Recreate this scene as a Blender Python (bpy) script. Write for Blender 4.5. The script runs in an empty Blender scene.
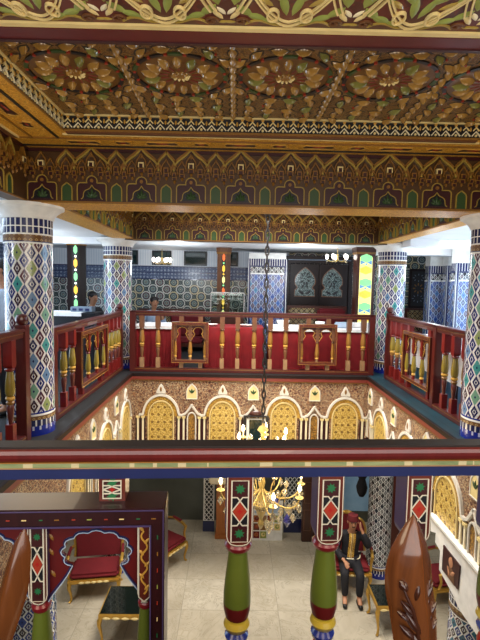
import bpy, bmesh, math, random
from mathutils import Vector, Matrix, Euler
R = math.radians
PI = math.pi
rnd = random.Random(7)
sc = bpy.context.scene
COL = sc.collection

# ------------------------------------------------------------------ node maths
class X:
    """A socket with arithmetic, for writing patterns as formulas."""
    T = None
    def __init__(s, k): s.k = k
    @staticmethod
    def m(op, a, b=None, c=None):
        n = X.T.nodes.new('ShaderNodeMath'); n.operation = op
        for i, q in enumerate((a, b, c)):
            if q is None: continue
            if isinstance(q, X): X.T.links.new(q.k, n.inputs[i])
            else: n.inputs[i].default_value = q
        return X(n.outputs[0])
    def __add__(a, b): return X.m('ADD', a, b)
    def __radd__(a, b): return X.m('ADD', b, a)
    def __sub__(a, b): return X.m('SUBTRACT', a, b)
    def __rsub__(a, b): return X.m('SUBTRACT', b, a)
    def __mul__(a, b): return X.m('MULTIPLY', a, b)
    def __rmul__(a, b): return X.m('MULTIPLY', b, a)
    def __truediv__(a, b): return X.m('DIVIDE', a, b)
    def __gt__(a, b): return X.m('GREATER_THAN', a, b)
    def __lt__(a, b): return X.m('LESS_THAN', a, b)
def cos(a): return X.m('COSINE', a)
def sin(a): return X.m('SINE', a)
def fab(a): return X.m('ABSOLUTE', a)
def flo(a): return X.m('FLOOR', a)
def fra(a): return X.m('FRACT', a)
def mn(a, b): return X.m('MINIMUM', a, b)
def mx(a, b): return X.m('MAXIMUM', a, b)
def sqr(a): return X.m('SQRT', a)
def atan2(a, b): return X.m('ARCTAN2', a, b)
def band(a, lo, hi): return (a > lo) * (a < hi)

def lin(c):
    if isinstance(c, str):
        c = c.lstrip('#'); c = [int(c[i:i+2], 16)/255 for i in (0, 2, 4)]
    return tuple(((x/12.92) if x <= .04045 else ((x+.055)/1.055)**2.4) for x in c) + (1,)
def colr(c):
    n = X.T.nodes.new('ShaderNodeRGB'); n.outputs[0].default_value = lin(c); return X(n.outputs[0])
def mixc(f, a, b):
    n = X.T.nodes.new('ShaderNodeMix'); n.data_type = 'RGBA'
    for i, q in ((0, f), (6, a), (7, b)):
        if isinstance(q, X): X.T.links.new(q.k, n.inputs[i])
        elif i == 0: n.inputs[0].default_value = q
        else: n.inputs[i].default_value = lin(q)
    return X(n.outputs[2])
def mulc(a, f):
    n = X.T.nodes.new('ShaderNodeMix'); n.data_type = 'RGBA'; n.blend_type = 'MULTIPLY'
    n.inputs[0].default_value = 1
    X.T.links.new(a.k, n.inputs[6]); X.T.links.new(f.k, n.inputs[7]); return X(n.outputs[2])
def coords(kind='UV'):
    n = X.T.nodes.new('ShaderNodeTexCoord'); s = X.T.nodes.new('ShaderNodeSeparateXYZ')
    X.T.links.new(n.outputs[kind], s.inputs[0])
    return X(s.outputs[0]), X(s.outputs[1]), X(s.outputs[2])
def vec(a, b, c=0.0):
    n = X.T.nodes.new('ShaderNodeCombineXYZ')
    for i, q in enumerate((a, b, c)):
        if isinstance(q, X): X.T.links.new(q.k, n.inputs[i])
        else: n.inputs[i].default_value = q
    return X(n.outputs[0])
def hashv(a, b):
    n = X.T.nodes.new('ShaderNodeTexWhiteNoise'); n.noise_dimensions = '2D'
    X.T.links.new(vec(a, b).k, n.inputs['Vector']); return X(n.outputs['Value'])
def noise(v, scale, detail=3, rough=.55, dist=0):
    n = X.T.nodes.new('ShaderNodeTexNoise')
    n.inputs['Scale'].default_value = scale; n.inputs['Detail'].default_value = detail
    n.inputs['Roughness'].default_value = rough; n.inputs['Distortion'].default_value = dist
    if v is not None: X.T.links.new(v.k, n.inputs['Vector'])
    return X(n.outputs['Fac'])
def voro(v, scale, feature='DISTANCE_TO_EDGE'):
    n = X.T.nodes.new('ShaderNodeTexVoronoi'); n.feature = feature
    n.inputs['Scale'].default_value = scale
    X.T.links.new(v.k, n.inputs['Vector']); return X(n.outputs['Distance'])
def objv():
    n = X.T.nodes.new('ShaderNodeTexCoord'); return X(n.outputs['Object'])

M = {}
def mat(name, fn, rough=.5, metal=0.0, spec=.5, bump=None, emit=None, estr=0, trans=0, coat=0, alpha=None):
    m = bpy.data.materials.new(name); m.use_nodes = True
    X.T = m.node_tree
    b = m.node_tree.nodes['Principled BSDF']
    r = fn() if callable(fn) else fn
    h = None
    if isinstance(r, tuple) and len(r) == 2 and isinstance(r[0], X): r, h = r
    if isinstance(r, X): m.node_tree.links.new(r.k, b.inputs['Base Color'])
    else:
        # a plain paint still gets a little procedural unevenness
        f = noise(objv(), 9, 3)
        c0 = lin(r)
        c = colr(r)
        k = X.m('MULTIPLY_ADD', f, .5, .75)
        cc = mulc(c, vecc(k))
        m.node_tree.links.new(cc.k, b.inputs['Base Color'])
    b.inputs['Roughness'].default_value = rough; b.inputs['Metallic'].default_value = metal
    b.inputs['Specular IOR Level'].default_value = spec
    b.inputs['Coat Weight'].default_value = coat
    b.inputs['Transmission Weight'].default_value = trans
    if emit is not None:
        b.inputs['Emission Color'].default_value = lin(emit) if not isinstance(emit, X) else (1, 1, 1, 1)
        b.inputs['Emission Strength'].default_value = estr
    if h is not None and bump:
        n = m.node_tree.nodes.new('ShaderNodeBump'); n.inputs['Strength'].default_value = bump[0]
        n.inputs['Distance'].default_value = bump[1]
        m.node_tree.links.new(h.k, n.inputs['Height']); m.node_tree.links.new(n.outputs[0], b.inputs['Normal'])
    M[name] = m
    return m
def vecc(k):
    n = X.T.nodes.new('ShaderNodeCombineColor')
    for i in range(3): X.T.links.new(k.k, n.inputs[i])
    return X(n.outputs[0])

# ---- plain paints
for nm, c, ro in [
    ('gold', '#c9983f', .35), ('gold_dark', '#8a5f22', .4), ('gold_pale', '#e8d190', .35), ('cream', '#eee2bd', .5),
    ('maroon', '#5c1414', .35), ('maroon_dark', '#370d10', .4), ('red_paint', '#a3201c', .3), ('red_orange', '#9c331f', .4), ('ring_red', '#7c1a22', .28), ('lip_red', '#7c3328', .4),
    ('green_dark', '#2f4a22', .4), ('green_leaf', '#8f9c47', .45), ('green_inlay', '#23683f', .35), ('inlay_white', '#cfcab8', .4), ('black_paint', '#16161b', .35),
    ('navy', '#1b2452', .3), ('cobalt', '#1d2f86', .25), ('white_paint', '#f0efe9', .5), ('plaster', '#e8e6e0', .7), ('brown_panel', '#4a2f12', .4),
    ('rose_wood', '#5b2419', .3), ('tan_block', '#94714e', .45), ('mid_brown', '#6a442c', .4), ('yellow_paint', '#c9ad3a', .3), ('green_paint', '#5d6a25', .3),
    ('olive_gold', '#a58b3c', .3), ('vase_gold', '#857028', .22), ('skin', '#b98463', .55), ('hair', '#191310', .6), ('black_cloth', '#15141a', .8), ('shoe', '#101012', .35),
    ('fez_red', '#5e1016', .8), ('white_cloth', '#e9e9ea', .8), ('blue_cloth', '#a9bcd3', .8), ('grey_box', '#6f7f90', .5), ('brass', '#c4a860', .3),
    ('purple_edge', '#463a63', .35), ('iron', '#2a2420', .5), ('stone_lip', '#dcd6c8', .6), ('velvet', '#6c0f18', .85), ('bronze_edge', '#6b4326', .4)]:
    mat(nm, c, ro, coat=.3 if ro <= .3 else 0)
mat('gilt', '#c49a45', .3, metal=.55)
mat('red_table_cloth', lambda: (lambda f: mixc(f, '#66050c', '#930f18'))(noise(objv(), 6, 2)), .85)
def wood(a, b, s=1.0):
    def fn():
        x, y, z = coords('Object')
        f = noise(vec(x*22*s, y*22*s, z*2.2*s), 1, 4, .6, 1.2)
        return mixc(f, a, b)
    return fn
mat('dark_wood', wood('#2a120d', '#552719'), .3, coat=.3)
mat('rail_wood', wood('#340f0c', '#5e1e17'), .3, coat=.4)
mat('panel_wood', wood('#1e0d0f', '#38171a'), .3, coat=.3)
mat('rail_top_wood', wood('#100a0a', '#241412'), .6)
mat('red_wood', wood('#54100d', '#8a2018'), .32, coat=.3)
mat('orange_wood', wood('#8c4d1c', '#b97034'), .4)
def chairwood():
    x, y, z = coords('Object')
    f = noise(vec(x*30, y*30, z*3), 1, 4, .6, 1.6)
    return mixc(f, '#35190c', '#6f3e1a')
mat('chair_wood', chairwood, .22, coat=.6)
mat('carved_wood', wood('#220c06', '#43200f'), .25, coat=.5)
mat('ebony', wood('#120a09', '#24120e'), .5, spec=.3)
mat('moulding_red', wood('#4c1515', '#6c2422'), .28, coat=.4)

# ---- zellige lattice
def lattice(pu=.131, pv=.30, pal=('#3f8f8c', '#6f9c82', '#8c9a5c', '#5f80a4'), white='#dcd8d2', a='#1a2050', b='#3a1a20', mid='#20286a'):
    """staggered pointed stars in two sizes, joined by dark threads through a white net"""
    def fn():
        x, y, z = coords('UV')
        U = x/pu; V = y/pv
        iU = flo(U+.5); iV = flo(V*2+.5)
        du = fab(fra(U+.5)-.5); dv = fab(fra(V*2+.5)-.5)*.5
        odd = fra((iU+iV)*.5) > .25
        s = du*3.05+dv*4.0
        pinch = cos(V*(4*PI))*.0
        big = (s < 1.14)*(1-odd); sm = (s < .93)*odd
        col = hashv(iU, iV)
        c = mixc(col > .3, pal[0], pal[1]); c = mixc(col > .55, c, pal[2]); c = mixc(col > .82, c, pal[3])
        dk = mixc(hashv(iU+9, iV) > .45, a, b)
        out = mixc(big, white, c)
        out = mixc(big*(s < .22), out, a)
        out = mixc(sm, out, dk)
        out = mixc(sm*band(s, .28, .46), out, white)
        bu = fab(fra(U)-.5); bv = fab(fra(V*2)-.5)*.5
        q = bu*3.05+bv*4.0
        fl = mixc(hashv(flo(U), flo(V*2)+3) > .74, mid, '#552630')
        bb = q < 1.02
        out = mixc(bb, out, fl)
        out = mixc(band(q, .34, .52), out, white)
        th = mx((bu < .022), (du < .022)*odd)
        out = mixc(th*(1-big), out, a)
        g = fab(fra(V*4)-.5)
        return mixc(g < .012, out, '#8d8d92')
    return fn
mat('zellige', lattice(), .22, coat=.3)
mat('zellige_blue', lattice(.125, .28, ('#2a4f9a', '#3c67b0', '#2f7fae', '#4d79b4'), '#a9b8d2', '#131d50', '#10183c', '#1d2f80'), .22, coat=.3)
mat('zellige_lower', lattice(.098, .20, ('#27282c', '#33333a', '#232a38', '#2c2a2e'), '#dcdcd8', '#141416', '#1a1a1f', '#33363f'), .25, coat=.3)
mat('zellige_base', lattice(.12, .22, ('#2a4aa0', '#1c6a86', '#20409a', '#2b5c7a'), '#e8ecec', '#15204a', '#301a28', '#1c3a8a'), .22, coat=.3)
def teeth(w, c1, c2, edge='#e8e4d8', h=.11):
    def fn():
        x, y, z = coords('UV')
        t = fab(fra(x/w)-.5)
        if h > 10: return mixc(t < .36, c2, c1)
        v = fra(y/h)
        o = mixc(t < .36, c2, c1)
        return mixc(mx((v < .12), (v > .88)), o, edge)
    return fn
mat('teeth_navy', teeth(.052, '#1a2152', '#d9d8d6', '#1a2152', 40), .25, coat=.3)
mat('teeth_cobalt', teeth(.065, '#16288c', '#c6cbe2', '#16288c', .5), .25, coat=.3)
def goldband():
    x, y, z = coords('UV')
    a = fab(fra(x/.05)-.5); b = fab(fra(y/.05)-.5)
    o = mixc((a+b) < .33, '#6d4a24', '#b99a5e')
    return mixc((a+b) < .14, o, '#1d2550')
mat('gold_tile_band', goldband, .3)
# ---- rosette mosaic on the far wall
def mosaic():
    x, y, z = coords('UV')
    s = .34
    def grid(ox, oy):
        a = (fra(x/s+ox)-.5); b = (fra(y/s+oy)-.5)
        return sqr(a*a+b*b), atan2(b, a), flo(x/s+ox), flo(y/s+oy)
    o = colr('#2b3733')
    k = mx(fab(fra(x/.029)-.5), fab(fra(y/.029)-.5))
    o = mixc(k < .28, o, '#4c5b57')
    o = mixc(band(fab(fra((x+y)/.1)-.5), .0, .07), o, '#74837b')
    o = mixc(band(fab(fra((x-y)/.1)-.5), .0, .07), o, '#1f2e38')
    for ox, oy in ((0, 0), (.5, .5)):
        r, th, i, j = grid(ox, oy)
        h = hashv(i, j+ox*7)
        rr = r + cos(th*12)*.012
        inn = mixc(h > .75, '#303c44', '#4e2a36')
        o = mixc(r < .37, o, '#222e33')
        o = mixc(band(rr, .27, .345), o, mixc(h > .3, '#d6c79a', '#d5d6cc'))
        o = mixc(rr < .27, o, inn)
        star = fab(cos(th*4))*.06+.06
        o = mixc(r < star+.07, o, '#8fa29a')
        o = mixc(r < star, o, inn)
        o = mixc(r < .035, o, '#d8d2b4')
    return o
mat('mosaic', mosaic, .3, coat=.2)
def bandtile():
    x, y, z = coords('UV')
    a = fab(fra(x/.085)-.5); b = fab(fra(y/.085)-.5)
    o = mixc((a+b) < .42, '#48587a', '#74849e')
    o = mixc(band(a+b, .16, .25), o, '#c3cede')
    return mixc(noise(vec(x, y), 30, 2) > .56, o, '#2c3d66')
mat('band_tile', bandtile, .3)
# ---- gilded filigree grounds
def filigree(ground, line, line2, s=26, thick=.07):
    def fn():
        x, y, z = coords('UV')
        w = noise(vec(x, y), 5, 2)
        v = vec(x+w*.06, y+w*.06)
        e = voro(v, s)
        e2 = noise(v, s*1.1, 2, .5, 2.2)
        o = mixc(e < thick, ground, line)
        o = mixc(band(e2, .47, .52), o, line2)
        return (o, 1.0-e)
    return fn
mat('filigree_red', filigree('#4a1410', '#8f6240', '#d9c49c', 17, .07), .4, bump=(.5, .004))
mat('filigree_brown', filigree('#42230f', '#a9782e', '#c69a48', 30), .4, bump=(.5, .004))
mat('filigree_gold', filigree('#a5761f', '#d9b050', '#7a4f14', 30, .1), .38, bump=(.4, .004))
def flowerpanel():
    x, y, z = coords('UV')
    o = mixc(voro(vec(x, y), 30) < .1, '#b5903a', '#dcbf6e')
    a = fra(x/.105)-.5; b = fra(y/.13)-.5
    r = sqr(a*a*1.0+b*b*1.5); th = atan2(b, a)
    o = mixc(r < .14+fab(cos(th*2.5))*.09, o, '#4a2c14')
    o = mixc(r < .07, o, '#cf9a3a')
    a2 = fra(x/.105+.5)-.5; b2 = fra(y/.13+.5)-.5
    r2 = sqr(a2*a2+b2*b2*1.5)
    o = mixc(band(r2, .18, .25), o, '#a07c36')
    return o
mat('flower_panel', flowerpanel, .4)
def ceil_ground():
    x, y, z = coords('UV')
    n = noise(vec(x, y), 26, 3, .6, 1.5)
    o = mixc(n > .5, '#46280c', '#6e4618')
    o = mixc(band(n, .47, .52), o, '#95702a')
    return (o, n)
mat('carved_ground', ceil_ground, .32, bump=(.7, .012))
mat('petal_gold', lambda: mixc(noise(objv(), 14, 2), '#86602a', '#b48a42'), .2, coat=.6)
mat('petal_green', lambda: mixc(noise(objv(), 14, 2), '#666428', '#8a8644'), .2, coat=.6)
mat('groove_shade', '#1a0c05', .6)  # dark underlay that paints the shade in creases round petals and leaves
mat('roundel_ground', lambda: mixc(noise(objv(), 30, 3), '#53310f', '#76501c'), .32)
mat('soffit_gold', filigree('#d69a2c', '#ecb848', '#a86e1e', 20, .05), .5, bump=(.3, .003))
mat('arabesque_ground', lambda: mixc(noise(objv(), 7, 3) > .5, '#4a120e', '#611c12'), .4)
# ---- floors
def marble():
    x, y, z = coords('Object')
    tx, ty = x/.8, y/.8
    h = hashv(flo(tx), flo(ty))
    n = noise(vec(x+h*9, y+h*5), 2.0, 6, .62, 1.2)
    n2 = noise(vec(x-h*7, y+h*3), 1.6, 6, .6, 2.2)
    o = mixc(band(n, .3, .9)*n, '#968b74', '#ddd5c2')
    o = mixc(band(n2, .49, .51)*.45, o, '#857a66')
    o = mixc(band(n2, .56, .60)*.5, o, '#a2967e')
    o = mixc(h*.45, o, '#aca088')
    g = mx(fab(fra(tx)-.5), fab(fra(ty)-.5))
    return mixc(g > .494, o, '#9a917f')
mat('marble', marble, .3, coat=.15)
def navytile():
    x, y, z = coords('Object')
    g = mx(fab(fra(x/.3)-.5), fab(fra(y/.3)-.5))
    return mixc(g > .485, mixc(hashv(flo(x/.3), flo(y/.3)), '#050609', '#090b0f'), '#030304')
mat('navy_tile', navytile, .7)
def tealtile():
    x, y, z = coords('Object')
    g = mx(fab(fra(x/.3)-.5), fab(fra(y/.3)-.5))
    return mixc(g > .485, mixc(hashv(flo(x/.3), flo(y/.3)), '#0d2c36', '#133a45'), '#07161c')
mat('teal_tile', tealtile, .35)
mat('white_ceiling', lambda: mixc(noise(objv(), 3, 2), '#dfe1e4', '#eeeff0'), .7)
mat('curtain_white', lambda: (lambda c: mixc(fab(fra(c[0]/.06)-.5)*1.4, '#eef2f6', '#c9d4e0'))(coords('UV')), .7)
mat('grey_wall', lambda: mixc(noise(objv(), 2, 4), '#45473c', '#62645a'), .7)
mat('blue_lit_opening', lambda: mixc(noise(objv(), 3, 5), '#6d9bc4', '#a9cde6'), .6)
# ---- glass and lights
mat('glass_dark', '#0f2a2b', .08, spec=.8, coat=1)
mat('clear_glass', '#e6f2ee', .03, trans=1.0)
mat('crystal', '#e9dcb8', .06, trans=.7, coat=1)
mat('crystal_blue', '#4a4a9a', .06, trans=.5, coat=1)
mat('carved_glass', lambda: mixc(band(noise(objv(), 16, 3, .5, 2.0), .46, .54), '#3c4a4a', '#8fa09c'), .2)
def emitter(nm, c, s):
    mat(nm, c, .4, emit=c, estr=s)
emitter('bulb_warm', '#ffe0a0', 22); emitter('bulb_white', '#fff6ea', 6)
emitter('lamp_green', '#7ec884', 1.0); emitter('lamp_amber', '#e8b23e', 1.1); emitter('lamp_blue', '#5a8fb4', .8); emitter('lamp_white', '#f4f6e6', 1.3); emitter('lamp_red', '#d8622c', .9); emitter('lamp_yellow', '#e6dc86', 1.0)
mat('lit_cornice', '#efe0bc', .6)  # pale cream carries the light on the pillar top; it does not glow

# ------------------------------------------------------------------ mesh builder
class PL:
    """A drawing plane in 3-D: origin, u axis, v axis, outward normal."""
    def __init__(s, o, u, v, n=None):
        s.o, s.u, s.v = Vector(o), Vector(u).normalized(), Vector(v).normalized()
        s.n = Vector(n).normalized() if n else s.u.cross(s.v)
    def p(s, x, y, h=0): return s.o+s.u*x+s.v*y+s.n*h
    def sub(s, x, y, ang=0):
        c, q = math.cos(ang), math.sin(ang)
        return PL(s.p(x, y), s.u*c+s.v*q, s.v*c-s.u*q, s.n)

class MB:
    def __init__(s): s.v, s.f, s.m, s.uv, s.sm, s.names = [], [], [], [], [], []
    def mi(s, m):
        if m not in s.names: s.names.append(m)
        return s.names.index(m)
    def face(s, pts, m, uv=None, smooth=False):
        b = len(s.v); s.v += [tuple(p) for p in pts]
        s.f.append(list(range(b, b+len(pts)))); s.m.append(s.mi(m)); s.sm.append(smooth)
        s.uv.append(uv)
    def faces(s, verts, fs, m, smooth=False, uvs=None):
        b = len(s.v); s.v += [tuple(p) for p in verts]; k = s.mi(m)
        for i, f in enumerate(fs):
            s.f.append([b+q for q in f]); s.m.append(k if not callable(smooth) else k); s.sm.append(bool(smooth)); s.uv.append(uvs[i] if uvs else None)
    def box(s, lo, hi, m, mt=None):
        x0, y0, z0 = lo; x1, y1, z1 = hi
        V = [(x0, y0, z0), (x1, y0, z0), (x1, y1, z0), (x0, y1, z0), (x0, y0, z1), (x1, y0, z1), (x1, y1, z1), (x0, y1, z1)]
        F = [(0, 3, 2, 1), (4, 5, 6, 7), (0, 1, 5, 4), (1, 2, 6, 5), (2, 3, 7, 6), (3, 0, 4, 7)]
        if mt: V = [mt @ Vector(q) for q in V]
        s.faces(V, F, m)
    def bbox(s, lo, hi, m, b=.008):
        """box with chamfered edges"""
        bm = bmesh.new(); bmesh.ops.create_cube(bm, size=1)
        for q in bm.verts:
            q.co = Vector([lo[i]+(q.co[i]+.5)*(hi[i]-lo[i]) for i in range(3)])
        bmesh.ops.bevel(bm, geom=bm.edges[:], offset=b, segments=2, affect='EDGES')
        s.bm(bm, m); bm.free()
    def bm(s, bm, m, smooth=False):
        bm.verts.index_update()
        s.faces([q.co.copy() for q in bm.verts], [[q.index for q in f.verts] for f in bm.faces], m, smooth)
    def lathe(s, prof, seg, m, c=(0, 0, 0), uvr=None, cap=True, v0=0.0):
        """prof: list of (r, z) or (r, z, material of the band above it)"""
        cx, cy, cz = c
        rings = [[(cx+r*math.cos(2*PI*i/seg), cy+r*math.sin(2*PI*i/seg), cz+z) for i in range(seg)] for r, z, *_ in prof]
        b = len(s.v)
        for rg in rings: s.v += rg
        for k in range(len(prof)-1):
            mm = prof[k][2] if len(prof[k]) > 2 else m
            R0 = uvr or max(prof[k][0], prof[k+1][0])
            for i in range(seg):
                j = (i+1) % seg
                s.f.append([b+k*seg+i, b+k*seg+j, b+(k+1)*seg+j, b+(k+1)*seg+i]); s.m.append(s.mi(mm)); s.sm.append(True)
                u0, u1 = 2*PI*R0*i/seg, 2*PI*R0*(i+1)/seg
                s.uv.append([(u0, prof[k][1]-v0), (u1, prof[k][1]-v0), (u1, prof[k+1][1]-v0), (u0, prof[k+1][1]-v0)])
        if cap:
            for k, rev in ((0, True), (len(prof)-1, False)):
                if prof[k][0] > 1e-4:
                    id_ = [b+k*seg+i for i in range(seg)]
                    s.f.append(id_[::-1] if rev else id_); s.m.append(s.mi(prof[max(0, min(k, len(prof)-2))][2] if len(prof[max(0, min(k, len(prof)-2))]) > 2 else m)); s.sm.append(False); s.uv.append(None)
    def tube(s, pts, rad, m, seg=8, closed=False):
        pts = [Vector(p) for p in pts]; n = len(pts)
        rs = rad if isinstance(rad, (list, tuple)) else [rad]*n
        rings = []; up = Vector((0, 0, 1))
        prev = None
        for i, p in enumerate(pts):
            a = pts[(i-1) % n] if (closed or i > 0) else p
            b = pts[(i+1) % n] if (closed or i < n-1) else p
            t = (b-a).normalized()
            if prev is None:
                q = t.cross(up)
                if q.length < .05: q = t.cross(Vector((1, 0, 0)))
                q.normalize()
            else:
                q = (prev-t*prev.dot(t))
                q = q.normalized() if q.length > 1e-5 else t.orthogonal().normalized()
            prev = q; w = t.cross(q)
            rings.append([p+(q*math.cos(2*PI*k/seg)+w*math.sin(2*PI*k/seg))*rs[i] for k in range(seg)])
        V = [x for r in rings for x in r]; F = []
        for i in range(n if closed else n-1):
            i2 = (i+1) % n
            for k in range(seg):
                k2 = (k+1) % seg
                F.append((i*seg+k, i*seg+k2, i2*seg+k2, i2*seg+k))
        if not closed:
            F.append(tuple(range(seg))[::-1]); F.append(tuple(range((n-1)*seg, n*seg)))
        s.faces(V, F, m, True)
    # ---- relief drawn on a plane
    def poly(s, P, pts, m, h=.004, h0=0.0):
        a = sum(pts[i][0]*pts[(i+1) % len(pts)][1]-pts[(i+1) % len(pts)][0]*pts[i][1] for i in range(len(pts)))
        flip = (P.u.cross(P.v)).dot(P.n) < 0
        if (a < 0) != flip: pts = pts[::-1]
        n = len(pts)
        uv = [(x, y) for x, y in pts]
        s.face([P.p(x, y, h) for x, y in pts], m, uv)
        if h > h0:
            V = [P.p(x, y, h0) for x, y in pts]+[P.p(x, y, h) for x, y in pts]
            s.faces(V, [(i, (i+1) % n, n+(i+1) % n, n+i) for i in range(n)], m)
    def rect(s, P, x0, y0, x1, y1, m, h=.004, h0=0.0): s.poly(P, [(x0, y0), (x1, y0), (x1, y1), (x0, y1)], m, h, h0)
    def ribbon(s, P, pts, w, m, h=.006, h0=0.0, closed=False):
        n = len(pts); L = []; Rr = []
        for i in range(n):
            a = pts[(i-1) % n] if (closed or i) else pts[i]
            b = pts[(i+1) % n] if (closed or i < n-1) else pts[i]
            dx, dy = b[0]-a[0], b[1]-a[1]; d = math.hypot(dx, dy) or 1
            nx, ny = -dy/d*w/2, dx/d*w/2
            L.append((pts[i][0]+nx, pts[i][1]+ny)); Rr.append((pts[i][0]-nx, pts[i][1]-ny))
        V = []
        for i in range(n):
            V += [P.p(*L[i], h0), P.p(*L[i], h), P.p(*Rr[i], h), P.p(*Rr[i], h0)]
        F = []
        for i in range(n if closed else n-1):
            j = (i+1) % n
            for k in range(3): F.append((i*4+k, i*4+k+1, j*4+k+1, j*4+k))
        s.faces(V, F, m)
    def almond(s, P, x, y, ang, L, W, H, m, seg=10, h0=0.0):
        """a raised leaf or petal with a ridge"""
        c, q = math.cos(ang), math.sin(ang); V = []; F = []
        def pt(a, b, h): return P.p(x+a*c-b*q, y+a*q+b*c, h)
        k = seg//2
        for i in range(k+1):
            t = i/k; a = (t-.5)*L; w = W/2*math.sin(PI*t)**.8
            z = H*math.sin(PI*t)**.6
            V += [pt(a, -w, h0), pt(a, -w*.5, h0+z*.8), pt(a, 0, h0+z), pt(a, w*.5, h0+z*.8), pt(a, w, h0)]
        for i in range(k):
            for j in range(4): F.append((i*5+j, (i+1)*5+j, (i+1)*5+j+1, i*5+j+1))
        s.faces(V, F, m, True)
    def disc(s, P, x, y, r, m, h=.004, seg=12): s.poly(P, [(x+r*math.cos(2*PI*i/seg), y+r*math.sin(2*PI*i/seg)) for i in range(seg)], m, h)
    def strip(s, P, low, high, m, h=0.0, th=None):
        """surface between two polylines (same length); th = thickness behind it"""
        for i in range(len(low)-1):
            q = [low[i], low[i+1], high[i+1], high[i]]
            s.face([P.p(*c, h) for c in q], m, list(q))
            if th:
                s.face([P.p(*c, h-th) for c in q[::-1]], m, list(q[::-1]))
                s.face([P.p(*low[i], h), P.p(*low[i], h-th), P.p(*low[i+1], h-th), P.p(*low[i+1], h)], m)
                s.face([P.p(*high[i], h), P.p(*high[i+1], h), P.p(*high[i+1], h-th), P.p(*high[i], h-th)], m)
    def build(s, name, parent=None, loc=(0, 0, 0), rz=0, rot=None, sharp=40):
        me = bpy.data.meshes.new(name); me.from_pydata(s.v, [], s.f)
        for n in s.names: me.materials.append(M[n])
        me.polygons.foreach_set('material_index', s.m); me.polygons.foreach_set('use_smooth', s.sm)
        uvl = me.uv_layers.new(name='UVMap').data
        for p, u in zip(me.polygons, s.uv):
            if u:
                for li, c in zip(p.loop_indices, u): uvl[li].uv = c
            else:
                n = p.normal; ax = max(range(3), key=lambda i: abs(n[i]))
                for li in p.loop_indices:
                    c = me.vertices[me.loops[li].vertex_index].co
                    uvl[li].uv = (c.y, c.z) if ax == 0 else ((c.x, c.z) if ax == 1 else (c.x, c.y))
        me.validate(); me.update()
        if any(s.sm): me.set_sharp_from_angle(angle=R(sharp))
        o = bpy.data.objects.new(name, me); COL.objects.link(o)
        o.location = loc; o.rotation_euler = rot or (0, 0, rz)
        if parent: o.parent = parent
        return o

def tag(o, label=None, cat=None, group=None, kind=None):
    if label: o['label'] = label
    if cat: o['category'] = cat
    if group: o['group'] = group
    if kind: o['kind'] = kind
    return o
def thing(name, label, cat, loc=(0, 0, 0), rz=0, group=None):
    o = bpy.data.objects.new(name, None); COL.objects.link(o)
    o.location = loc; o.rotation_euler = (0, 0, rz); o.empty_display_size = .1
    return tag(o, label, cat, group)
def struct(mb, name): return tag(mb.build(name), kind='structure')
def copy_part(o, parent, loc=None):
    c = o.copy(); COL.objects.link(c); c.parent = parent
    if loc is not None: c.location = loc
    for ch in list(o.children): copy_part(ch, c)
    return c
def copy_thing(o, label, loc, rz=0):
    c = o.copy(); COL.objects.link(c); c.location = loc; c.rotation_euler = (0, 0, rz); c['label'] = label
    for ch in list(o.children): copy_part(ch, c)
    return c
def arc(cx, cy, r, a0, a1, n=14, ry=None):
    ry = ry or r
    return [(cx+r*math.cos(R(a0+(a1-a0)*i/n)), cy+ry*math.sin(R(a0+(a1-a0)*i/n))) for i in range(n+1)]
def bez(p0, p1, p2, p3, n=12):
    o = []
    for i in range(n+1):
        t = i/n; a = 1-t
        o.append(tuple(a**3*p0[k]+3*a*a*t*p1[k]+3*a*t*t*p2[k]+t**3*p3[k] for k in range(len(p0))))
    return o

# ------------------------------------------------------------------ camera
FPX = 460.0
cam = bpy.data.cameras.new('Camera'); cam.sensor_fit = 'VERTICAL'; cam.sensor_height = 24; cam.lens = FPX/640*24
cam.clip_start = .05
co = bpy.data.objects.new('Camera', cam); COL.objects.link(co)
CAMM = Matrix.Translation((0, 0, 1.55)) @ Matrix.Rotation(R(-.62), 4, 'Z') @ Matrix.Rotation(R(90-4.6), 4, 'X') @ Matrix.Rotation(R(1.1), 4, 'Z')
co.matrix_world = CAMM
sc.camera = co
def at(px, py, Y):
    """the place on the vertical plane y = Y that the photo shows at (px, py)"""
    d = CAMM.to_3x3() @ Vector((px-240, 320-py, -FPX))
    return Vector((d.x*Y/d.y, Y, 1.55+d.z*Y/d.y))
def onz(px, py, z):
    """the place on the level plane z that the photo shows at (px, py)"""
    d = CAMM.to_3x3() @ Vector((px-240, 320-py, -FPX)); k = (z-1.55)/d.z
    return Vector((d.x*k, d.y*k, z))
# ================================================================== THE SETTING
EL, ER, EF, EN = -1.75, 2.30, 7.72, 1.50        # edges of the opening in the gallery floor
FZ = -3.85                                      # marble floor below
BL, BR, BF = -1.96, 2.52, 4.40                 # the coffered bay before the near columns
VL, VR, VF = -1.76, 2.42, 7.92                 # the void beyond it
CZ = 2.32                                      # plain gallery ceiling
b = MB(); b.box((-5.2, -1.2, FZ-.1), (5.2, 10.2, FZ), 'marble'); struct(b, 'floor')
b = MB(); b.box((-5.2, -1.2, -.16), (EL-.001, 11.5, 0), 'navy_tile'); struct(b, 'floor_left')
b = MB(); b.box((ER+.001, -1.2, -.16), (5.2, 11.5, 0), 'teal_tile'); struct(b, 'floor_right')
b = MB(); b.box((EL, EF, -.16), (ER, 11.5, 0), 'navy_tile'); struct(b, 'floor_far')
b = MB(); b.box((EL, -1.2, -.16), (ER, EN, 0), 'navy_tile'); struct(b, 'floor_near')
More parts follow.
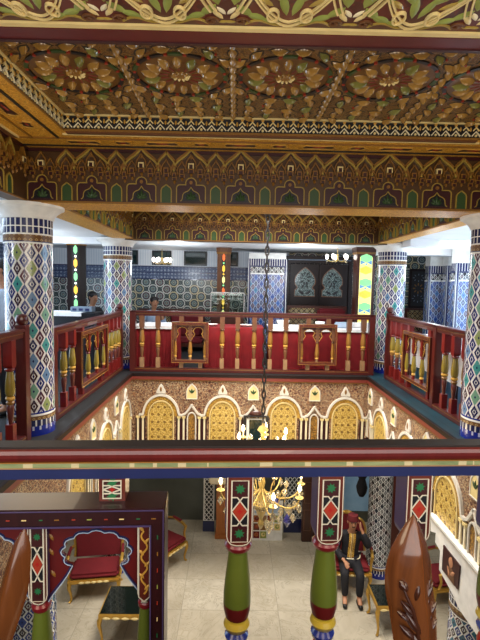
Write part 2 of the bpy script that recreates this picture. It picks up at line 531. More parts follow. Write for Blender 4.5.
# plain white ceilings of the galleries
b = MB(); b.box((-5.2, -1.2, CZ), (BL-.14, 11.5, CZ+.12), 'white_ceiling'); struct(b, 'ceiling_left')
b = MB(); b.box((BR+.14, -1.2, CZ), (5.2, 11.5, CZ+.12), 'white_ceiling'); struct(b, 'ceiling_right')
b = MB(); b.box((BL-.14, 8.12, CZ), (BR+.14, 11.5, CZ+.12), 'white_ceiling'); struct(b, 'ceiling_far')
# dropped plaster beams in the galleries
b = MB(); b.box((-5.1, 8.35, 2.2), (BL-.2, 8.75, CZ), 'white_ceiling'); struct(b, 'trim_1')
b = MB(); b.box((BR+.3, 7.5, 2.2), (5.1, 7.9, CZ), 'white_ceiling'); b.box((BR+.3, 9.0, 2.16), (5.1, 9.4, CZ), 'white_ceiling'); struct(b, 'trim_2')

def muqarnas(mb, P, L, first=.14, w=.462, H=.55):
    """carved and gilded stalactite cornice, one unit every w metres"""
    mb.rect(P, 0, 0, L, H, 'brown_panel', .002)
    mb.rect(P, 0, min(.505, H-.03), L, H, 'maroon_dark', .02)
    mb.rect(P, 0, 0, L, .015, 'gold_dark', .012)
    k0 = -1
    def ok(x0, x1): return x0 >= -.001 and x1 <= L+.001
    for k in range(k0, int(L/w)+2):
        c = first+k*w
        # big shouldered arch with a palmette
        if ok(c-.14, c+.14):
            pts = [(c-.135, .02), (c-.135, .155)]+arc(c-.105, .155, .03, 180, 90, 4)+[(c-.05, .185)]+arc(c, .2, .05, 200, -20, 8)+[(c+.05, .185)]+arc(c+.105, .155, .03, 90, 0, 4)+[(c+.135, .02)]
            mb.poly(P, pts, 'maroon_dark', .006); mb.ribbon(P, pts, .009, 'olive_gold', .016)
            inner = [(c-.1, .035)]+bez((c-.1, .035), (c-.06, .05), (c-.1, .1), (c-.05, .12), 6)+bez((c-.05, .12), (c-.02, .13), (c-.015, .14), (c, .165), 5)
            inner = inner+[(2*c-x, y) for x, y in inner[::-1]]
            mb.poly(P, inner, 'black_paint', .010); mb.ribbon(P, inner, .007, 'olive_gold', .016)
            for a in (90, 55, 125, 25, 155):
                l = .085-abs(a-90)*.0004
                mb.almond(P, c+math.cos(R(a))*l*.5, .05+math.sin(R(a))*l*.5, R(a), l, .026, .012, 'green_dark', 8, .01)
            mb.disc(P, c, .205, .016, 'gold_dark', .02, 10)
        # narrow green niche
        n = c+w/2
        if ok(n-.055, n+.055):
            pts = [(n-.048, .02), (n-.048, .13)]+bez((n-.048, .13), (n-.045, .165), (n-.015, .165), (n, .185), 5)
            pts = pts+[(2*n-x, y) for x, y in pts[::-1]]
            mb.poly(P, pts, 'green_dark', .008); mb.ribbon(P, pts, .009, 'olive_gold', .018)
        # corbel row: little hoods stepping forward
        for dx, zz, s in ((0, .29, 1.15), (-.085, .25, 1), (.085, .25, 1), (-.155, .225, .85), (.155, .225, .85), (w/2, .255, 1.05)):
            x = c+dx
            if not ok(x-.04, x+.04): continue
            hw = .026*s
            for st, (e, z0, z1) in enumerate(((.020, zz, zz+.035*s), (.042, zz+.035*s, zz+.075*s))):
                ww = hw*(1-.12*st)
                mb.rect(P, x-ww, z0, x+ww, z1, ('gold_pale' if (st == 1 and dx == 0) else 'gold_dark'), e)
                mb.rect(P, x-ww*.6, z0, x+ww*.6, z0+(z1-z0)*.72, 'maroon_dark', e+.002)
            hood = [(x-hw*1.5, zz+.05*s)]+bez((x-hw*1.5, zz+.07*s), (x-hw*1.3, zz+.11*s), (x-hw*.3, zz+.11*s), (x, zz+.15*s), 5)
            hood = hood+[(2*x-a, y) for a, y in hood[::-1]]
            mb.ribbon(P, hood, .009, 'gold_dark', .036)
            mb.almond(P, x, zz-.012, R(90), .05, .03, .02, 'gold_dark', 6)
        # the large ogee over each unit, twice outlined, and the lesser one over the niche
        if ok(c-.15, c+.15):
            for off, mt_, hh in ((0, 'olive_gold', .03), (.022, 'gold_dark', .024)):
                og = [(c-.16-off, .30)]+bez((c-.16-off, .33), (c-.14-off, .41), (c-.05-off, .42+off), (c, .505+off*.6), 9)
                og = og+[(2*c-a, y) for a, y in og[::-1]]
                og = [(max(0, min(L, a)), y) for a, y in og]
                mb.ribbon(P, og, .016, mt_, hh)
            mb.disc(P, c, .43, .012, 'gold_dark', .02, 8)
        if ok(n-.08, n+.08):
            for off, mt_, hh in ((0, 'olive_gold', .028), (.018, 'gold_dark', .024)):
                og = [(n-.075-off, .34)]+bez((n-.075-off, .37), (n-.06-off, .42), (n-.02-off, .42+off), (n, .475+off*.6), 6)
                og = og+[(2*n-a, y) for a, y in og[::-1]]
                mb.ribbon(P, og, .013, mt_, hh)

Xv, Yv, Zv = Vector((1, 0, 0)), Vector((0, 1, 0)), Vector((0, 0, 1))
ZB = at(150, 204.5, BF).z
print('ZB', ZB, 'ZS', at(150, 150.5, BF).z)
# beam across between the near columns, with its cornice on both sides of the bay
b = MB(); MH = at(150, 150.5, BF).z-ZB
b.box((BL-.14, BF, ZB), (BR+.14, BF+.42, 3.3), 'brown_panel')
P = PL((BL, BF+.01, ZB-.001), Xv, Yv, -Zv)
b.rect(P, 0, -.01, BR-BL, .41, 'soffit_gold', .003)
muqarnas(b, PL((BL, BF, ZB), Xv, Zv), BR-BL, H=MH)
struct(b, 'trim_4')
b = MB(); b.box((BL-.14, -1.2, ZB), (BL, BF-.001, 3.3), 'brown_panel')
muqarnas(b, PL((BL, BF-.462*9, ZB), Yv, Zv), .462*9, first=.14-.462+.462*.4, H=MH)
struct(b, 'trim_5')
b = MB(); b.box((BR, -1.2, ZB), (BR+.14, BF-.001, 3.3), 'brown_panel')
muqarnas(b, PL((BR, BF, ZB), -Yv, Zv), .462*9, first=.2, H=MH)
struct(b, 'trim_6')
# the void's own frieze beyond
b = MB(); ZV = at(240, 242, VF).z
print('ZV', ZV)
b.box((BL-.14, VF, ZV), (BR+.14, VF+.2, 3.3), 'brown_panel'); muqarnas(b, PL((VL, VF, ZV), Xv, Zv), VR-VL, first=.2, w=.47, H=.6); struct(b, 'trim_7')
b = MB(); b.box((BL-.14, BF+.421, 2.27), (VL, VF-.001, 3.3), 'brown_panel'); b.rect(PL((BL, BF+.43, 2.27), Xv, Yv, -Zv), -.14, 0, VL-BL, VF-BF-.44, 'soffit_gold', .003); muqarnas(b, PL((VL, BF+.43, 2.27), Yv, Zv), VF-BF-.44, first=.2, w=.45); struct(b, 'trim_8')
b = MB(); b.box((VR, BF+.421, 2.27), (BR+.14, VF-.001, 3.3), 'brown_panel'); b.rect(PL((VR, BF+.43, 2.27), Xv, Yv, -Zv), 0, 0, BR+.14-VR, VF-BF-.44, 'soffit_gold', .003); muqarnas(b, PL((VR, VF-.01, 2.27), -Yv, Zv), VF-BF-.44, first=.2, w=.45); struct(b, 'trim_9')
b = MB(); b.box((VL-.05, BF+.4, 3.3), (VR+.05, VF+.05, 3.4), 'soffit_gold'); struct(b, 'ceiling_void')

# ---- coffered ceiling of the bay
ZS = ZB+MH                                # painted soffit
PY1 = onz(240, 134, ZS).y; ZP = at(240, 118.5, PY1).z     # recessed carved panel
PX0, PX1, PY0 = BL+(BF-PY1), BR-(BF-PY1), onz(240, 44, ZS).y
b = MB()
b.box((PX0-.15, PY0-.1, ZP), (PX1+.15, PY1+.15, ZP+.1), 'carved_ground')
D = PL((PX0, PY0, ZP), Xv, Yv, -Zv)
W, Hh = PX1-PX0, PY1-PY0
def rosette(mb, P, cx, cy, s=1.0):
    if True:
        mb.disc(P, cx, cy, .275*s, 'roundel_ground', .003, 40)
        mb.disc(P, cx, cy, .055*s, 'gold_dark', .008, 16)
        for i in range(10):
            a = i*2*PI/10
            mb.almond(P, cx+.045*s*math.cos(a), cy+.045*s*math.sin(a), a, .045*s, .024*s, .02, 'gold_pale' if i < 5 else 'petal_gold', 8)
        for i in range(14):
            a = (i+.5)*2*PI/14
            mb.almond(P, cx+.19*s*math.cos(a), cy+.19*s*math.sin(a), a, .155*s, .085*s, .004, 'groove_shade', 10)
            mb.almond(P, cx+.193*s*math.cos(a), cy+.193*s*math.sin(a), a, .125*s, .066*s, .04, 'petal_green' if i % 5 == 1 else 'petal_gold', 10)
            mb.ribbon(P, [(cx+.08*s*math.cos(a), cy+.08*s*math.sin(a)), (cx+.135*s*math.cos(a), cy+.135*s*math.sin(a))], .010*s, 'lip_red', .008)
        for i in range(16):
            a = i*2*PI/16; da = 2*PI/16*.36
            pts = [(cx+.292*s*math.cos(a+da*t), cy+.292*s*math.sin(a+da*t)) for t in (-1, -.5, 0, .5, 1)]
            mb.ribbon(P, pts, .026*s, 'black_paint' if i % 3 else 'green_dark', .010)
            mb.disc(P, cx+.292*s*math.cos(a+PI/16), cy+.292*s*math.sin(a+PI/16), .011*s, 'red_orange', .014, 6)
step = .68; cxs = [W/2+(i-2)*step for i in range(5)]
c0 = onz(181, 77, ZP).x-PX0
cxs = [c0+step*i for i in range(-1, 5)]
cy = onz(240, 77, ZP).y-PY0
for cx in cxs:
    if -.1 < cx-.31 and cx+.31 < W+.05: rosette(b, D, cx, cy)
# half rosettes' worth of foliage between and along the margins
def foliage(x, y):
    for cx in cxs:
        if math.hypot(x-cx, y-cy) < .315: return False
    return .03 < x < W-.03 and .03 < y < Hh-.03
def leaf(x, y, a, l, w, m, h=.026):
    if .02 < x < W-.02 and .02 < y < Hh-.02: b.almond(D, x, y, a, l*1.5, w*1.5, .004, 'groove_shade', 8); b.almond(D, x, y, a, l*1.15, w*1.1, h*1.3, m, 8)
for cx in cxs:
    for (r, n_, l, w_, off, tang) in ((.36, 16, .092, .046, .5, .5), (.46, 18, .09, .05, 0, .15), (.56, 24, .09, .05, .5, .7), (.66, 26, .09, .048, 0, .2), (.76, 32, .09, .048, .5, .6)):
        for k in range(n_):
            a = 2*PI*(k+off)/n_
            x, y = cx+r*math.cos(a), cy+r*math.sin(a)
            if abs(x-cx) > step/2-.035: continue
            leaf(x, y, a+(PI/2 if tang > .4 else 0)+(.3 if k % 2 else -.3), l, w_, 'petal_green' if (k+int(r*20)) % 5 == 0 else 'petal_gold')
            if k % 4 == 1 and .04 < x < W-.04 and .04 < y < Hh-.04: b.disc(D, x+.04*math.cos(a+1), y+.04*math.sin(a+1), .007, 'red_orange', .012, 6)
    x = cx+step/2
    y = .06
    while y < Hh-.04:                        # the columns of ovals that part the roundels
        leaf(x, y, R(90), .085, .05, 'petal_gold', .03)
        y += .098
struct(b, 'ceiling_coffer')
# its recessed sides with the black and cream moulding, and the gilt lip
b = MB()
def coffer_side(mb, o, u, L, inward):
    n = inward
    P = PL(o, u, Zv, n)
    hk = (ZP-ZS)/.125
    mb.rect(P, 0, -.002, L, .125*hk, 'black_paint', .004)
    k = int(L/.082)
    for i in range(k):
        x = (i+.5)*L/k
        mb.ribbon(P, [(x-.036, .018), (x, .058), (x+.036, .018)], .009, 'cream', .014)
        mb.ribbon(P, [(x-.026, .062), (x, .09), (x+.026, .062)], .010, 'gold_pale', .014)
        mb.disc(P, x, .025, .010, 'gold_pale', .014, 8)
        mb.almond(P, x+.041, .075, R(90), .05, .022, .014, 'gold', 6)
        mb.disc(P, x, .104, .012, 'gold', .012, 6)
    mb.rect(P, 0, .125*hk-.011, L, .125*hk, 'gold_pale', .022)
    mb.rect(P, 0, -.004, L, .008, 'gold_dark', .01)
S0, S1, T0, T1 = PX0-.06, PX1+.06, PY0-.06, PY1+.06
S0, S1, T0, T1 = PX0, PX1, PY0, PY1
coffer_side(b, (S0, T1, ZS), Xv, S1-S0, -Yv)
coffer_side(b, (S0, T0, ZS), Yv, T1-T0, Xv)
coffer_side(b, (S1, T1, ZS), -Yv, T1-T0, -Xv)
coffer_side(b, (S1, T0, ZS), -Xv, S1-S0, Yv)
struct(b, 'trim_10')
# gilt soffit border round the recess, three sides, and the painted arabesque ceiling before it
b = MB()
def slab(x0, y0, x1, y1, m, z=ZS): b.box((x0, y0, z), (x1, y1, z+.1), m)
slab(BL, PY1, BR, BF, 'soffit_gold'); slab(BL, PY0-.34, PX0, PY1, 'soffit_gold'); slab(PX1, PY0-.34, BR, PY1, 'soffit_gold')
for (o, u, v, L) in (((BL, PY1, ZS), Xv, Yv, BR-BL), ((BL, PY0, ZS), Yv, Xv, PY1-PY0+.2), ((BR, PY0, ZS), Yv, -Xv, PY1-PY0+.2)):
    P = PL(o, u, v, -Zv)
    far = u == Xv
    lo, hi = .10, .42
    b.rect(P, .545*far, .02, L-.545*far, .07, 'bronze_edge', .012); b.rect(P, .5*far, .075, L-.5*far, .09, 'gold_pale', .014)
    if not far: P = PL(P.p(0, 0), u, v, -Zv)
    i = 0; x = .45 if far else .1
    while x < L-.4:
        ln = .30 if i % 2 == 0 else .15
        yv = .30
        if far or True:
            pts = [(x, yv), (x+.03, yv+.05), (x+ln*.5, yv+.038), (x+ln-.03, yv+.05), (x+ln, yv), (x+ln-.03, yv-.05), (x+ln*.5, yv-.038), (x+.03, yv-.05)]
            b.poly(P, pts, 'maroon_dark', .006); b.ribbon(P, pts, .012, 'gold', .012, closed=True)
            b.almond(P, x+ln/2, yv, 0, ln*.6, .03, .012, 'red_orange', 8)
        x += ln+.12; i += 1
    b.rect(P, .05*far, .19, L-.05*far, .205, 'gold_dark', .012)
    b.rect(P, 0, .41, L, .43, 'black_paint', .01)
struct(b, 'trim_11')
b = MB()
Y1 = PY0
b.box((BL, -1.2, ZS), (BR, Y1, ZS+.1), 'arabesque_ground')
P = PL((0, Y1, ZS), Xv, -Yv, -Zv)
b.box((BL, Y1-.125, ZS-.012), (BR, Y1, ZS), 'maroon')
b.rect(P, BL, .0, BR, .025, 'maroon_dark', .018)
b.rect(P, BL, .132, BR, .165, 'gold_pale', .012)
cell = .57
x0 = at(38, 10, 2.2).x
for k in range(-4, 6):
    c = x0+k*cell
    if c-cell/2 < BL-.2 or c+cell/2 > BR+.2: continue
    for row in range(3):
        v0 = .17+row*.62
        def A(pts): return [(max(BL+.01, min(BR-.01, c+x)), v0+y) for x, y in pts]
        def inside(x): return BL+.06 < c+x < BR-.06
        for off in (0, .034):                     # the double band that hangs in a lobe to each crossing
            if inside(-.2) and inside(.2): b.ribbon(P, A([(x, .012+off+.23*(abs(x)/.17)**1.7) for x in [-.2+.4*t/24 for t in range(25)]]), .008, 'gold_pale', .010)
        for sgn in (1, -1):
            def leaf2(lx, ly, a, l, w_, m_):
                if inside(lx*sgn): q = A([(lx*sgn, ly)])[0]; b.almond(P, q[0], q[1], R(a if sgn > 0 else 180-a), l, w_, .006, m_, 10)
            if inside(.24*sgn):
                for off in (0, .026):
                    b.ribbon(P, A(bez(((.10+off)*sgn, .40), ((.15+off)*sgn, .36), ((.15+off)*sgn, .26), ((.215+off)*sgn, .115), 10)), .008, 'gold_pale', .012)
                leaf2(.245, .085, 125, .085, .03, 'gold_pale'); leaf2(.262, .115, 125, .07, .026, 'cream')
                b.ribbon(P, A([(.075*sgn+.026*math.cos(t*PI/8), .10+.045*math.sin(t*PI/8)) for t in range(16)]), .008, 'gold_pale', .014, closed=True)
                b.ribbon(P, A([(.215*sgn+.035*math.cos(t*.55)*(1-t/18), .04+.03*math.sin(t*.55)*(1-t/18)) for t in range(16)]), .010, 'bronze_edge', .008)
                b.ribbon(P, A(bez((.03*sgn, .02), (.09*sgn, .0), (.12*sgn, .10), (.2*sgn, .02), 10)), .010, 'olive_gold', .007)
            for a_ in ((.085, .045, 12, .10, .045, 'green_leaf'), (.15, .075, 25, .10, .05, 'green_leaf'), (.205, .12, 50, .11, .05, 'green_leaf'), (.03, .17, 78, .17, .04, 'green_leaf'), (.075, .25, 55, .17, .05, 'green_leaf'),
                      (.115, .19, 40, .10, .035, 'olive_gold'), (.17, .25, 60, .14, .055, 'green_leaf'), (.235, .24, 100, .17, .06, 'green_leaf'), (.02, .34, 85, .14, .05, 'olive_gold'), (.13, .36, 30, .13, .05, 'green_leaf'), (.26, .38, 80, .15, .05, 'olive_gold'), (.27, .03, 5, .06, .02, 'olive_gold'), (.05, .48, 60, .16, .06, 'green_leaf'), (.18, .5, 110, .16, .06, 'green_leaf')): leaf2(*a_)
struct(b, 'ceiling_near')

# ---- carved frieze of blind arches on the walls round the opening
FB = -1.62
def frieze(mb, P, L, first, sp=1.05, bottom=FB, lo=0.0, hi=None, aw=.2):
    hi = L if hi is None else hi
    mb.rect(P, 0, bottom, L, -.10, 'filigree_red', .002)
    mb.rect(P, 0, -.105, L, -.05, 'lip_red', .03); mb.rect(P, 0, -.125, L, -.108, 'gold_dark', .02); mb.rect(P, 0, -.05, L, 0, 'ebony', .035)
    k = -2
    while first+k*sp < L+sp:
        c = first+k*sp; k += 1
        zs = -.74
        d_ = aw-.2
        if c-.23-d_ > lo and c+.23+d_ < hi:
            arch = [(c-aw, bottom), (c-aw, zs)]+arc(c, zs, aw, 180, 0, 18, .25)[1:-1]+[(c+aw, zs), (c+aw, bottom)]
            mb.poly(P, arch, 'flower_panel', .008)
            mb.ribbon(P, [(c-.215-d_, bottom), (c-.215-d_, zs)]+arc(c, zs, .215+d_, 180, 0, 20, .265)[1:-1]+[(c+.215+d_, zs), (c+.215+d_, bottom)], .018, 'gold_pale', .022)
            mb.ribbon(P, arc(c, zs, .255+d_, 180, 0, 20, .31), .05, 'filigree_gold', .014)
            mb.ribbon(P, [(c-.37-d_, zs+.02), (c-.31-d_, zs+.03)]+arc(c, zs+.02, .30+d_, 175, 5, 22, .345)[1:-1]+[(c+.31+d_, zs+.03), (c+.37+d_, zs+.02)], .036, 'stone_lip', .03)
            pal = [(c-.075, -.345)]+bez((c-.075, -.345), (c-.09, -.29), (c-.05, -.27), (c-.045, -.25), 4)+bez((c-.045, -.25), (c-.04, -.2), (c-.01, -.2), (c, -.175), 4)
            pal = pal+[(2*c-a, y) for a, y in pal[::-1]]
            mb.poly(P, pal, 'stone_lip', .026); mb.almond(P, c, -.27, R(90), .1, .04, .012, 'gold_dark', 8, .026)
        for sg in (-1, 1):
            for d in (.305, .39):
                x = c+sg*(d+aw-.2)
                if lo < x-.03 and x+.03 < hi:
                    mb.rect(P, x-.043, bottom, x+.043, zs-.005, 'maroon_dark', .008)
                    mb.rect(P, x-.015, bottom, x+.015, zs-.03, 'cream', .026); mb.rect(P, x-.03, zs-.03, x+.03, zs, 'gold_pale', .036)
        n = c+sp/2
        if lo < n-.15 and n+.15 < hi:
            small = [(n-.07, bottom), (n-.07, zs-.03)]+arc(n, zs-.03, .07, 180, 0, 10, .1)[1:-1]+[(n+.07, zs-.03), (n+.07, bottom)]
            mb.poly(P, small, 'filigree_brown', .008); mb.ribbon(P, small, .018, 'stone_lip', .024)
            sh = [(n-.155, zs+.035)]+bez((n-.155, zs+.035), (n-.1, zs+.03), (n-.06, zs+.12), (n, zs+.2), 7)
            sh = sh+[(2*n-a, y) for a, y in sh[::-1]]
            mb.ribbon(P, sh, .032, 'stone_lip', .028)
            car = [(n-.09, -.43), (n-.085, -.3)]+bez((n-.085, -.3), (n-.08, -.22), (n-.02, -.21), (n, -.17), 5)
            car = car+[(2*n-a, y) for a, y in car[::-1]]
            mb.poly(P, car, 'gold_pale', .018); mb.ribbon(P, car, .016, 'stone_lip', .024, closed=True)
            for a in (90, 50, 130): mb.almond(P, n+.035*math.cos(R(a)), -.34+.045*math.sin(R(a)), R(a), .09, .03, .012, 'green_dark', 8, .018)
T = .66
b = MB(); b.box((EL-T, EF, FB), (ER+T, EF+.3, -.161), 'maroon_dark'); frieze(b, PL((EL, EF, 0), Xv, Zv), ER-EL, at(161, 420, EF).x-EL, 1.048); struct(b, 'wall_far_frieze')
b = MB(); b.box((EL-T, EN, -1.2), (EL, EF-.001, -.161), 'maroon_dark'); frieze(b, PL((EL, EN, 0), Yv, Zv), EF-EN, EF-EN-.42, 1.13, -1.2, aw=.22); struct(b, 'wall_left_frieze')
b = MB(); b.box((ER, EN, -1.02), (ER+T, EF-.001, -.161), 'maroon_dark'); frieze(b, PL((ER, EF, 0), -Yv, Zv), EF-EN, .74, 1.13, -1.02, aw=.24); struct(b, 'wall_right_frieze')
# white plaster ledge under the right frieze, stepping down at its end
b = MB()
P = PL((ER, 4.99, 0), -Yv, Zv)
pts = [(0, -1.0), (3.4, -1.0), (3.4, -1.60), (.75, -1.60), (.58, -1.545), (.40, -1.51), (.28, -1.49), (.275, -1.28), (.15, -1.255), (.155, -1.15), (.03, -1.2)]
b.poly(P, pts, 'plaster', .05, -.5)
b.rect(P, 0, -1.02, 3.4, -.995, 'white_paint', .075); b.rect(P, .02, -1.06, 3.4, -1.045, 'stone_lip', .058)
struct(b, 'trim_12')

# ---- lower walls
b = MB(); b.box((-5.2, 10.1, FZ), (5.2, 10.2, -.16), 'grey_wall'); struct(b, 'wall_far_lower')
b = MB(); b.box((-5.2, -1.2, FZ), (-5.1, 10.1, -.16), 'grey_wall'); struct(b, 'wall_left_lower')
b = MB(); b.box((5.1, -1.2, FZ), (5.2, 10.1, -.16), 'grey_wall'); struct(b, 'wall_right_lower')
pa, pb = at(338, 500, 10.05), at(374, 500, 10.05)
b = MB(); b.box((pa.x, 10.02, -3.55), (pb.x+.05, 10.099, -1.9), 'blue_lit_opening'); struct(b, 'trim_13')  # flat panel coloured blue to stand for an opening lit blue
# ---- upper walls
b = MB(); b.box((-5.2, 11.4, 0), (5.2, 11.5, CZ), 'mosaic')
b.box((-5.1, 11.385, 1.62), (1.3, 11.4, 1.92), 'band_tile'); b.box((-5.1, 11.38, 1.76), (1.3, 11.4, 1.78), 'navy')
b.box((-5.1, 11.38, 1.9), (1.3, 11.4, 1.93), 'navy'); b.box((-5.1, 11.38, 1.6), (1.3, 11.4, 1.625), 'navy')
b.box((-5.1, 11.37, 1.93), (1.3, 11.4, CZ), 'curtain_white')
struct(b, 'wall_far')
b = MB(); b.box((-5.2, -1.2, 0), (-5.1, 11.4, CZ), 'band_tile'); struct(b, 'wall_left')
b = MB(); b.box((5.1, -1.2, 0), (5.2, 11.4, CZ), 'band_tile'); struct(b, 'wall_right')
for i, (xa, xb) in enumerate(((121, 138), (152, 171.5), (184, 207), (229, 238))):
    a, c = at(xa, 262, 11.36).x, at(xb, 262, 11.36).x
    b = MB()
    b.box((a, 11.345, 1.95), (c, 11.372, 2.30), 'black_paint')
    b.box((a+.04, 11.335, 1.99), (c-.04, 11.346, 2.27), 'glass_dark')
    struct(b, 'window_%d' % (i+1))

# ================================================================== COLUMNS
def column(label, x, y, r, z0, z1, tilem='zellige', cap=True, base=True, group=None, seg=48, rot=0):
    t = thing('tiled_column', label, 'column', (x, y, z0), rot, group)
    H = z1-z0
    b = MB()
    ztop = H-.02-(.10 if cap else 0)
    zb = .26 if base else 0
    prof = []
    if base: prof += [(r+.004, 0, 'teeth_cobalt'), (r+.004, .10, 'teeth_navy'), (r+.003, .16, 'gold_tile_band'), (r+.003, .20, 'white_paint'), (r+.003, .22, 'cobalt'), (r, .235, tilem)]
    else: prof += [(r, 0, tilem)]
    t1 = ztop-.26
    prof += [(r, t1, 'white_paint'), (r+.003, t1+.015, 'navy'), (r+.003, t1+.025, 'gold_tile_band'), (r+.003, t1+.085, 'white_paint'), (r+.003, t1+.10, 'teeth_navy'), (r+.003, t1+.16, 'white_paint'), (r+.003, t1+.17, 'teeth_navy'), (r+.003, t1+.25, 'navy'), (r+.003, ztop, tilem)]
    b.lathe(prof, seg, tilem, uvr=r)
    b.build('shaft', t)
    if cap:
        b = MB()
        b.lathe([(r+.006, ztop-.02), (r+.016, ztop-.01), (r+.02, ztop+.01), (r+.05, ztop+.05), (r+.10, ztop+.085), (r+.115, ztop+.09), (r+.118, H)], seg, 'plaster')
        b.build('capital', t, sharp=60)
    return t
cn = at(30, 330, 4.65); cr = at(492.5, 330, 4.65)
column('tiled column at the near left corner of the opening, teal and blue on its left side', cn.x, 4.65, .225, 0, ZB)
column('tiled column at the near right corner, cut by the right edge of the photo', cr.x, 4.65, .245, 0, ZB, rot=2.1)
cl = at(118, 330, 8.22); ck = at(389, 330, 8.22)
column('tiled column at the far left corner of the opening, beside the left end of the far balustrade', cl.x, 8.22, .245, 0, 2.28, rot=.6)
column('tiled column at the far right corner of the opening, right of the bright stained glass post', ck.x, 8.22, .245, 0, 2.28, rot=1.5)
lc = at(379.5, 520, 8.25)
column('black and white tiled column on the marble floor behind the seated person', lc.x, 8.25, .215, FZ, FB+.0, 'zellige_lower', cap=False)
lf = at(114, 560, 8.25)
column('tiled column on the marble floor seen through the arch of the near panel', lf.x, 8.25, .215, FZ, FB, 'zellige_lower', cap=False)
lr = at(467, 620, 4.75)
column('blue and white tiled column below the white ledge at lower right', ER+.31, 4.62, .25, FZ, -1.61, 'zellige_base', cap=False)
column('tiled column on the floor at lower left, behind the near left star inlaid baluster', EL-.34, 4.6, .25, FZ, -1.2, 'zellige_base', cap=False)

# square tiled piers of the galleries
def pier(label, x0, x1, y0, y1, m, ztop=2.1, zc=CZ):
    t = thing('tiled_pier', label, 'pier', ((x0+x1)/2, (y0+y1)/2, 0))
    hx, hy = (x1-x0)/2, (y1-y0)/2
    b = MB()
    b.box((-hx, -hy, 0), (hx, hy, ztop-.34), m)
    b.box((-hx-.004, -hy-.004, ztop-.34), (hx+.004, hy+.004, ztop-.31), 'white_paint'); b.box((-hx, -hy, ztop-.31), (hx, hy, ztop-.18), 'zellige_lower')
    b.box((-hx-.004, -hy-.004, ztop-.18), (hx+.004, hy+.004, ztop-.15), 'navy'); b.box((-hx, -hy, ztop-.15), (hx, hy, ztop), 'teeth_navy')
    for s in (-1, 1): b.box((s*hx-.03, -hy-.006, 0), (s*hx+.03, -hy+.03, ztop), 'teeth_navy')
    b.build('shaft', t)
    b = MB(); b.box((-hx-.002, -hy-.002, ztop), (hx+.002, hy+.002, zc-.001), 'plaster'); b.build('plaster_head', t)
a, c = at(249, 280, 10.2).x, at(285.5, 280, 10.2).x
pier('wide blue tiled pier behind the hanging chain, left of the dark wooden doors', a, c, 10.2, 10.5, 'zellige_blue', 2.09, 2.22)
for px0, px1, yy, lab in ((429, 445, 10.0, 'grey blue tiled pier right of the framed dark panel in the right gallery'), (447, 455.5, 9.7, 'narrow dark tiled pier, middle one of three in the right gallery'), (456.5, 471, 8.6, 'light blue tiled pier beside the near right column')):
    pier(lab, at(px0, 290, yy).x, at(px1, 290, yy).x, yy, yy+.25, 'zellige_blue', 2.0)
# ================================================================== BALUSTRADES
NEAR = dict(block='rose_wood', edge='purple_edge', ring='ring_red', vase='green_paint', low='maroon', bead='yellow_paint', bead2='cobalt', lower='red_paint', foot='rose_wood', rail='rail_wood', panel='panel_wood', board='maroon')
SIDE = dict(block='red_wood', edge='red_wood', ring='red_wood', vase='vase_gold', low='vase_gold', bead='gold', bead2='gold_dark', lower='rose_wood', foot='red_wood', rail='rail_wood', panel='rail_wood', board='rail_wood')
FARV = dict(block='mid_brown', edge='mid_brown', ring='bronze_edge', vase='gold_dark', low='gold_dark', bead='gold', bead2='gold_dark', lower='bronze_edge', foot='tan_block', rail='rail_wood', panel='rose_wood', board='rail_wood')
def inlay_draw(mb, P, x, z0, z1, w):
    """star, diamond, star, between white lines"""
    m = (z0+z1)/2; q = (z1-z0)
    mb.rect(P, x-w/2, z0, x+w/2, z1, 'black_paint', .0015)
    a, c = z0+q*.27, z1-q*.27
    for (s0, s1) in ((z0, a), (c, z1)):
        mb.rect(P, x-w/2, s0, x+w/2, s1, 'maroon_dark', .002)
        mb.poly(P, [(x+.33*w*(1 if k % 2 == 0 else .55)*math.cos(k*PI/8+PI/16), (s0+s1)/2+.33*w*(1 if k % 2 == 0 else .55)*math.sin(k*PI/8+PI/16)) for k in range(16)], 'green_inlay', .003)
    mb.poly(P, [(x, a+.012), (x+w/2-.004, m), (x, c-.012), (x-w/2+.004, m)], 'red_orange', .003)
    mb.poly(P, [(x+.2*w*(1 if k % 2 == 0 else .5)*math.cos(k*PI/4), m+.2*w*(1 if k % 2 == 0 else .5)*math.sin(k*PI/4)) for k in range(8)], 'red_paint', .0035)
    lw = .0032
    for s in (-1, 1):
        mb.ribbon(P, [(x+s*w/2, a), (x+s*.008, a), (x-s*(w/2), m)], lw, 'inlay_white', .0042)
        mb.ribbon(P, [(x+s*w/2, c), (x+s*.008, c), (x-s*(w/2), m)], lw, 'inlay_white', .0042)
    mb.ribbon(P, [(x-w/2, z0), (x+w/2, z0), (x+w/2, z1), (x-w/2, z1)], lw*1.2, 'inlay_white', .0045, closed=True)
def rounded_block(mb, hw, hd, z0, z1, m, edge, lip=True):
    """a square block whose lower end is rounded off like a tongue"""
    pts = [(-hw, z1), (-hw, z0+.03)]+[(-hw+.03-.03*math.cos(R(t)), z0+.03-.03*math.sin(R(t))) for t in (30, 60)]+[(-hw+.03, z0), (hw-.03, z0)]+[(hw-.03+.03*math.sin(R(t)), z0+.03-.03*math.cos(R(t))) for t in (30, 60)]+[(hw, z0+.03), (hw, z1)]
    P = PL((0, -hd, 0), Xv, Zv); Q = PL((0, hd, 0), -Xv, Zv)
    n = len(pts)
    mb.poly(P, pts, m, 0); mb.poly(Q, pts, m, 0)
    for i in range(n):
        a, b_ = pts[i], pts[(i+1) % n]
        mb.face([(a[0], -hd, a[1]), (b_[0], -hd, b_[1]), (b_[0], hd, b_[1]), (a[0], hd, a[1])], edge)
    if lip:
        inner = [(x*.93, z0+.004+(z-z0)*.985) for x, z in pts]
        mb.ribbon(P, inner, .0025, 'inlay_white', .0015); b.ribbon(P, [(x*.98, z) for x, z in inner], .003, 'navy', .001)
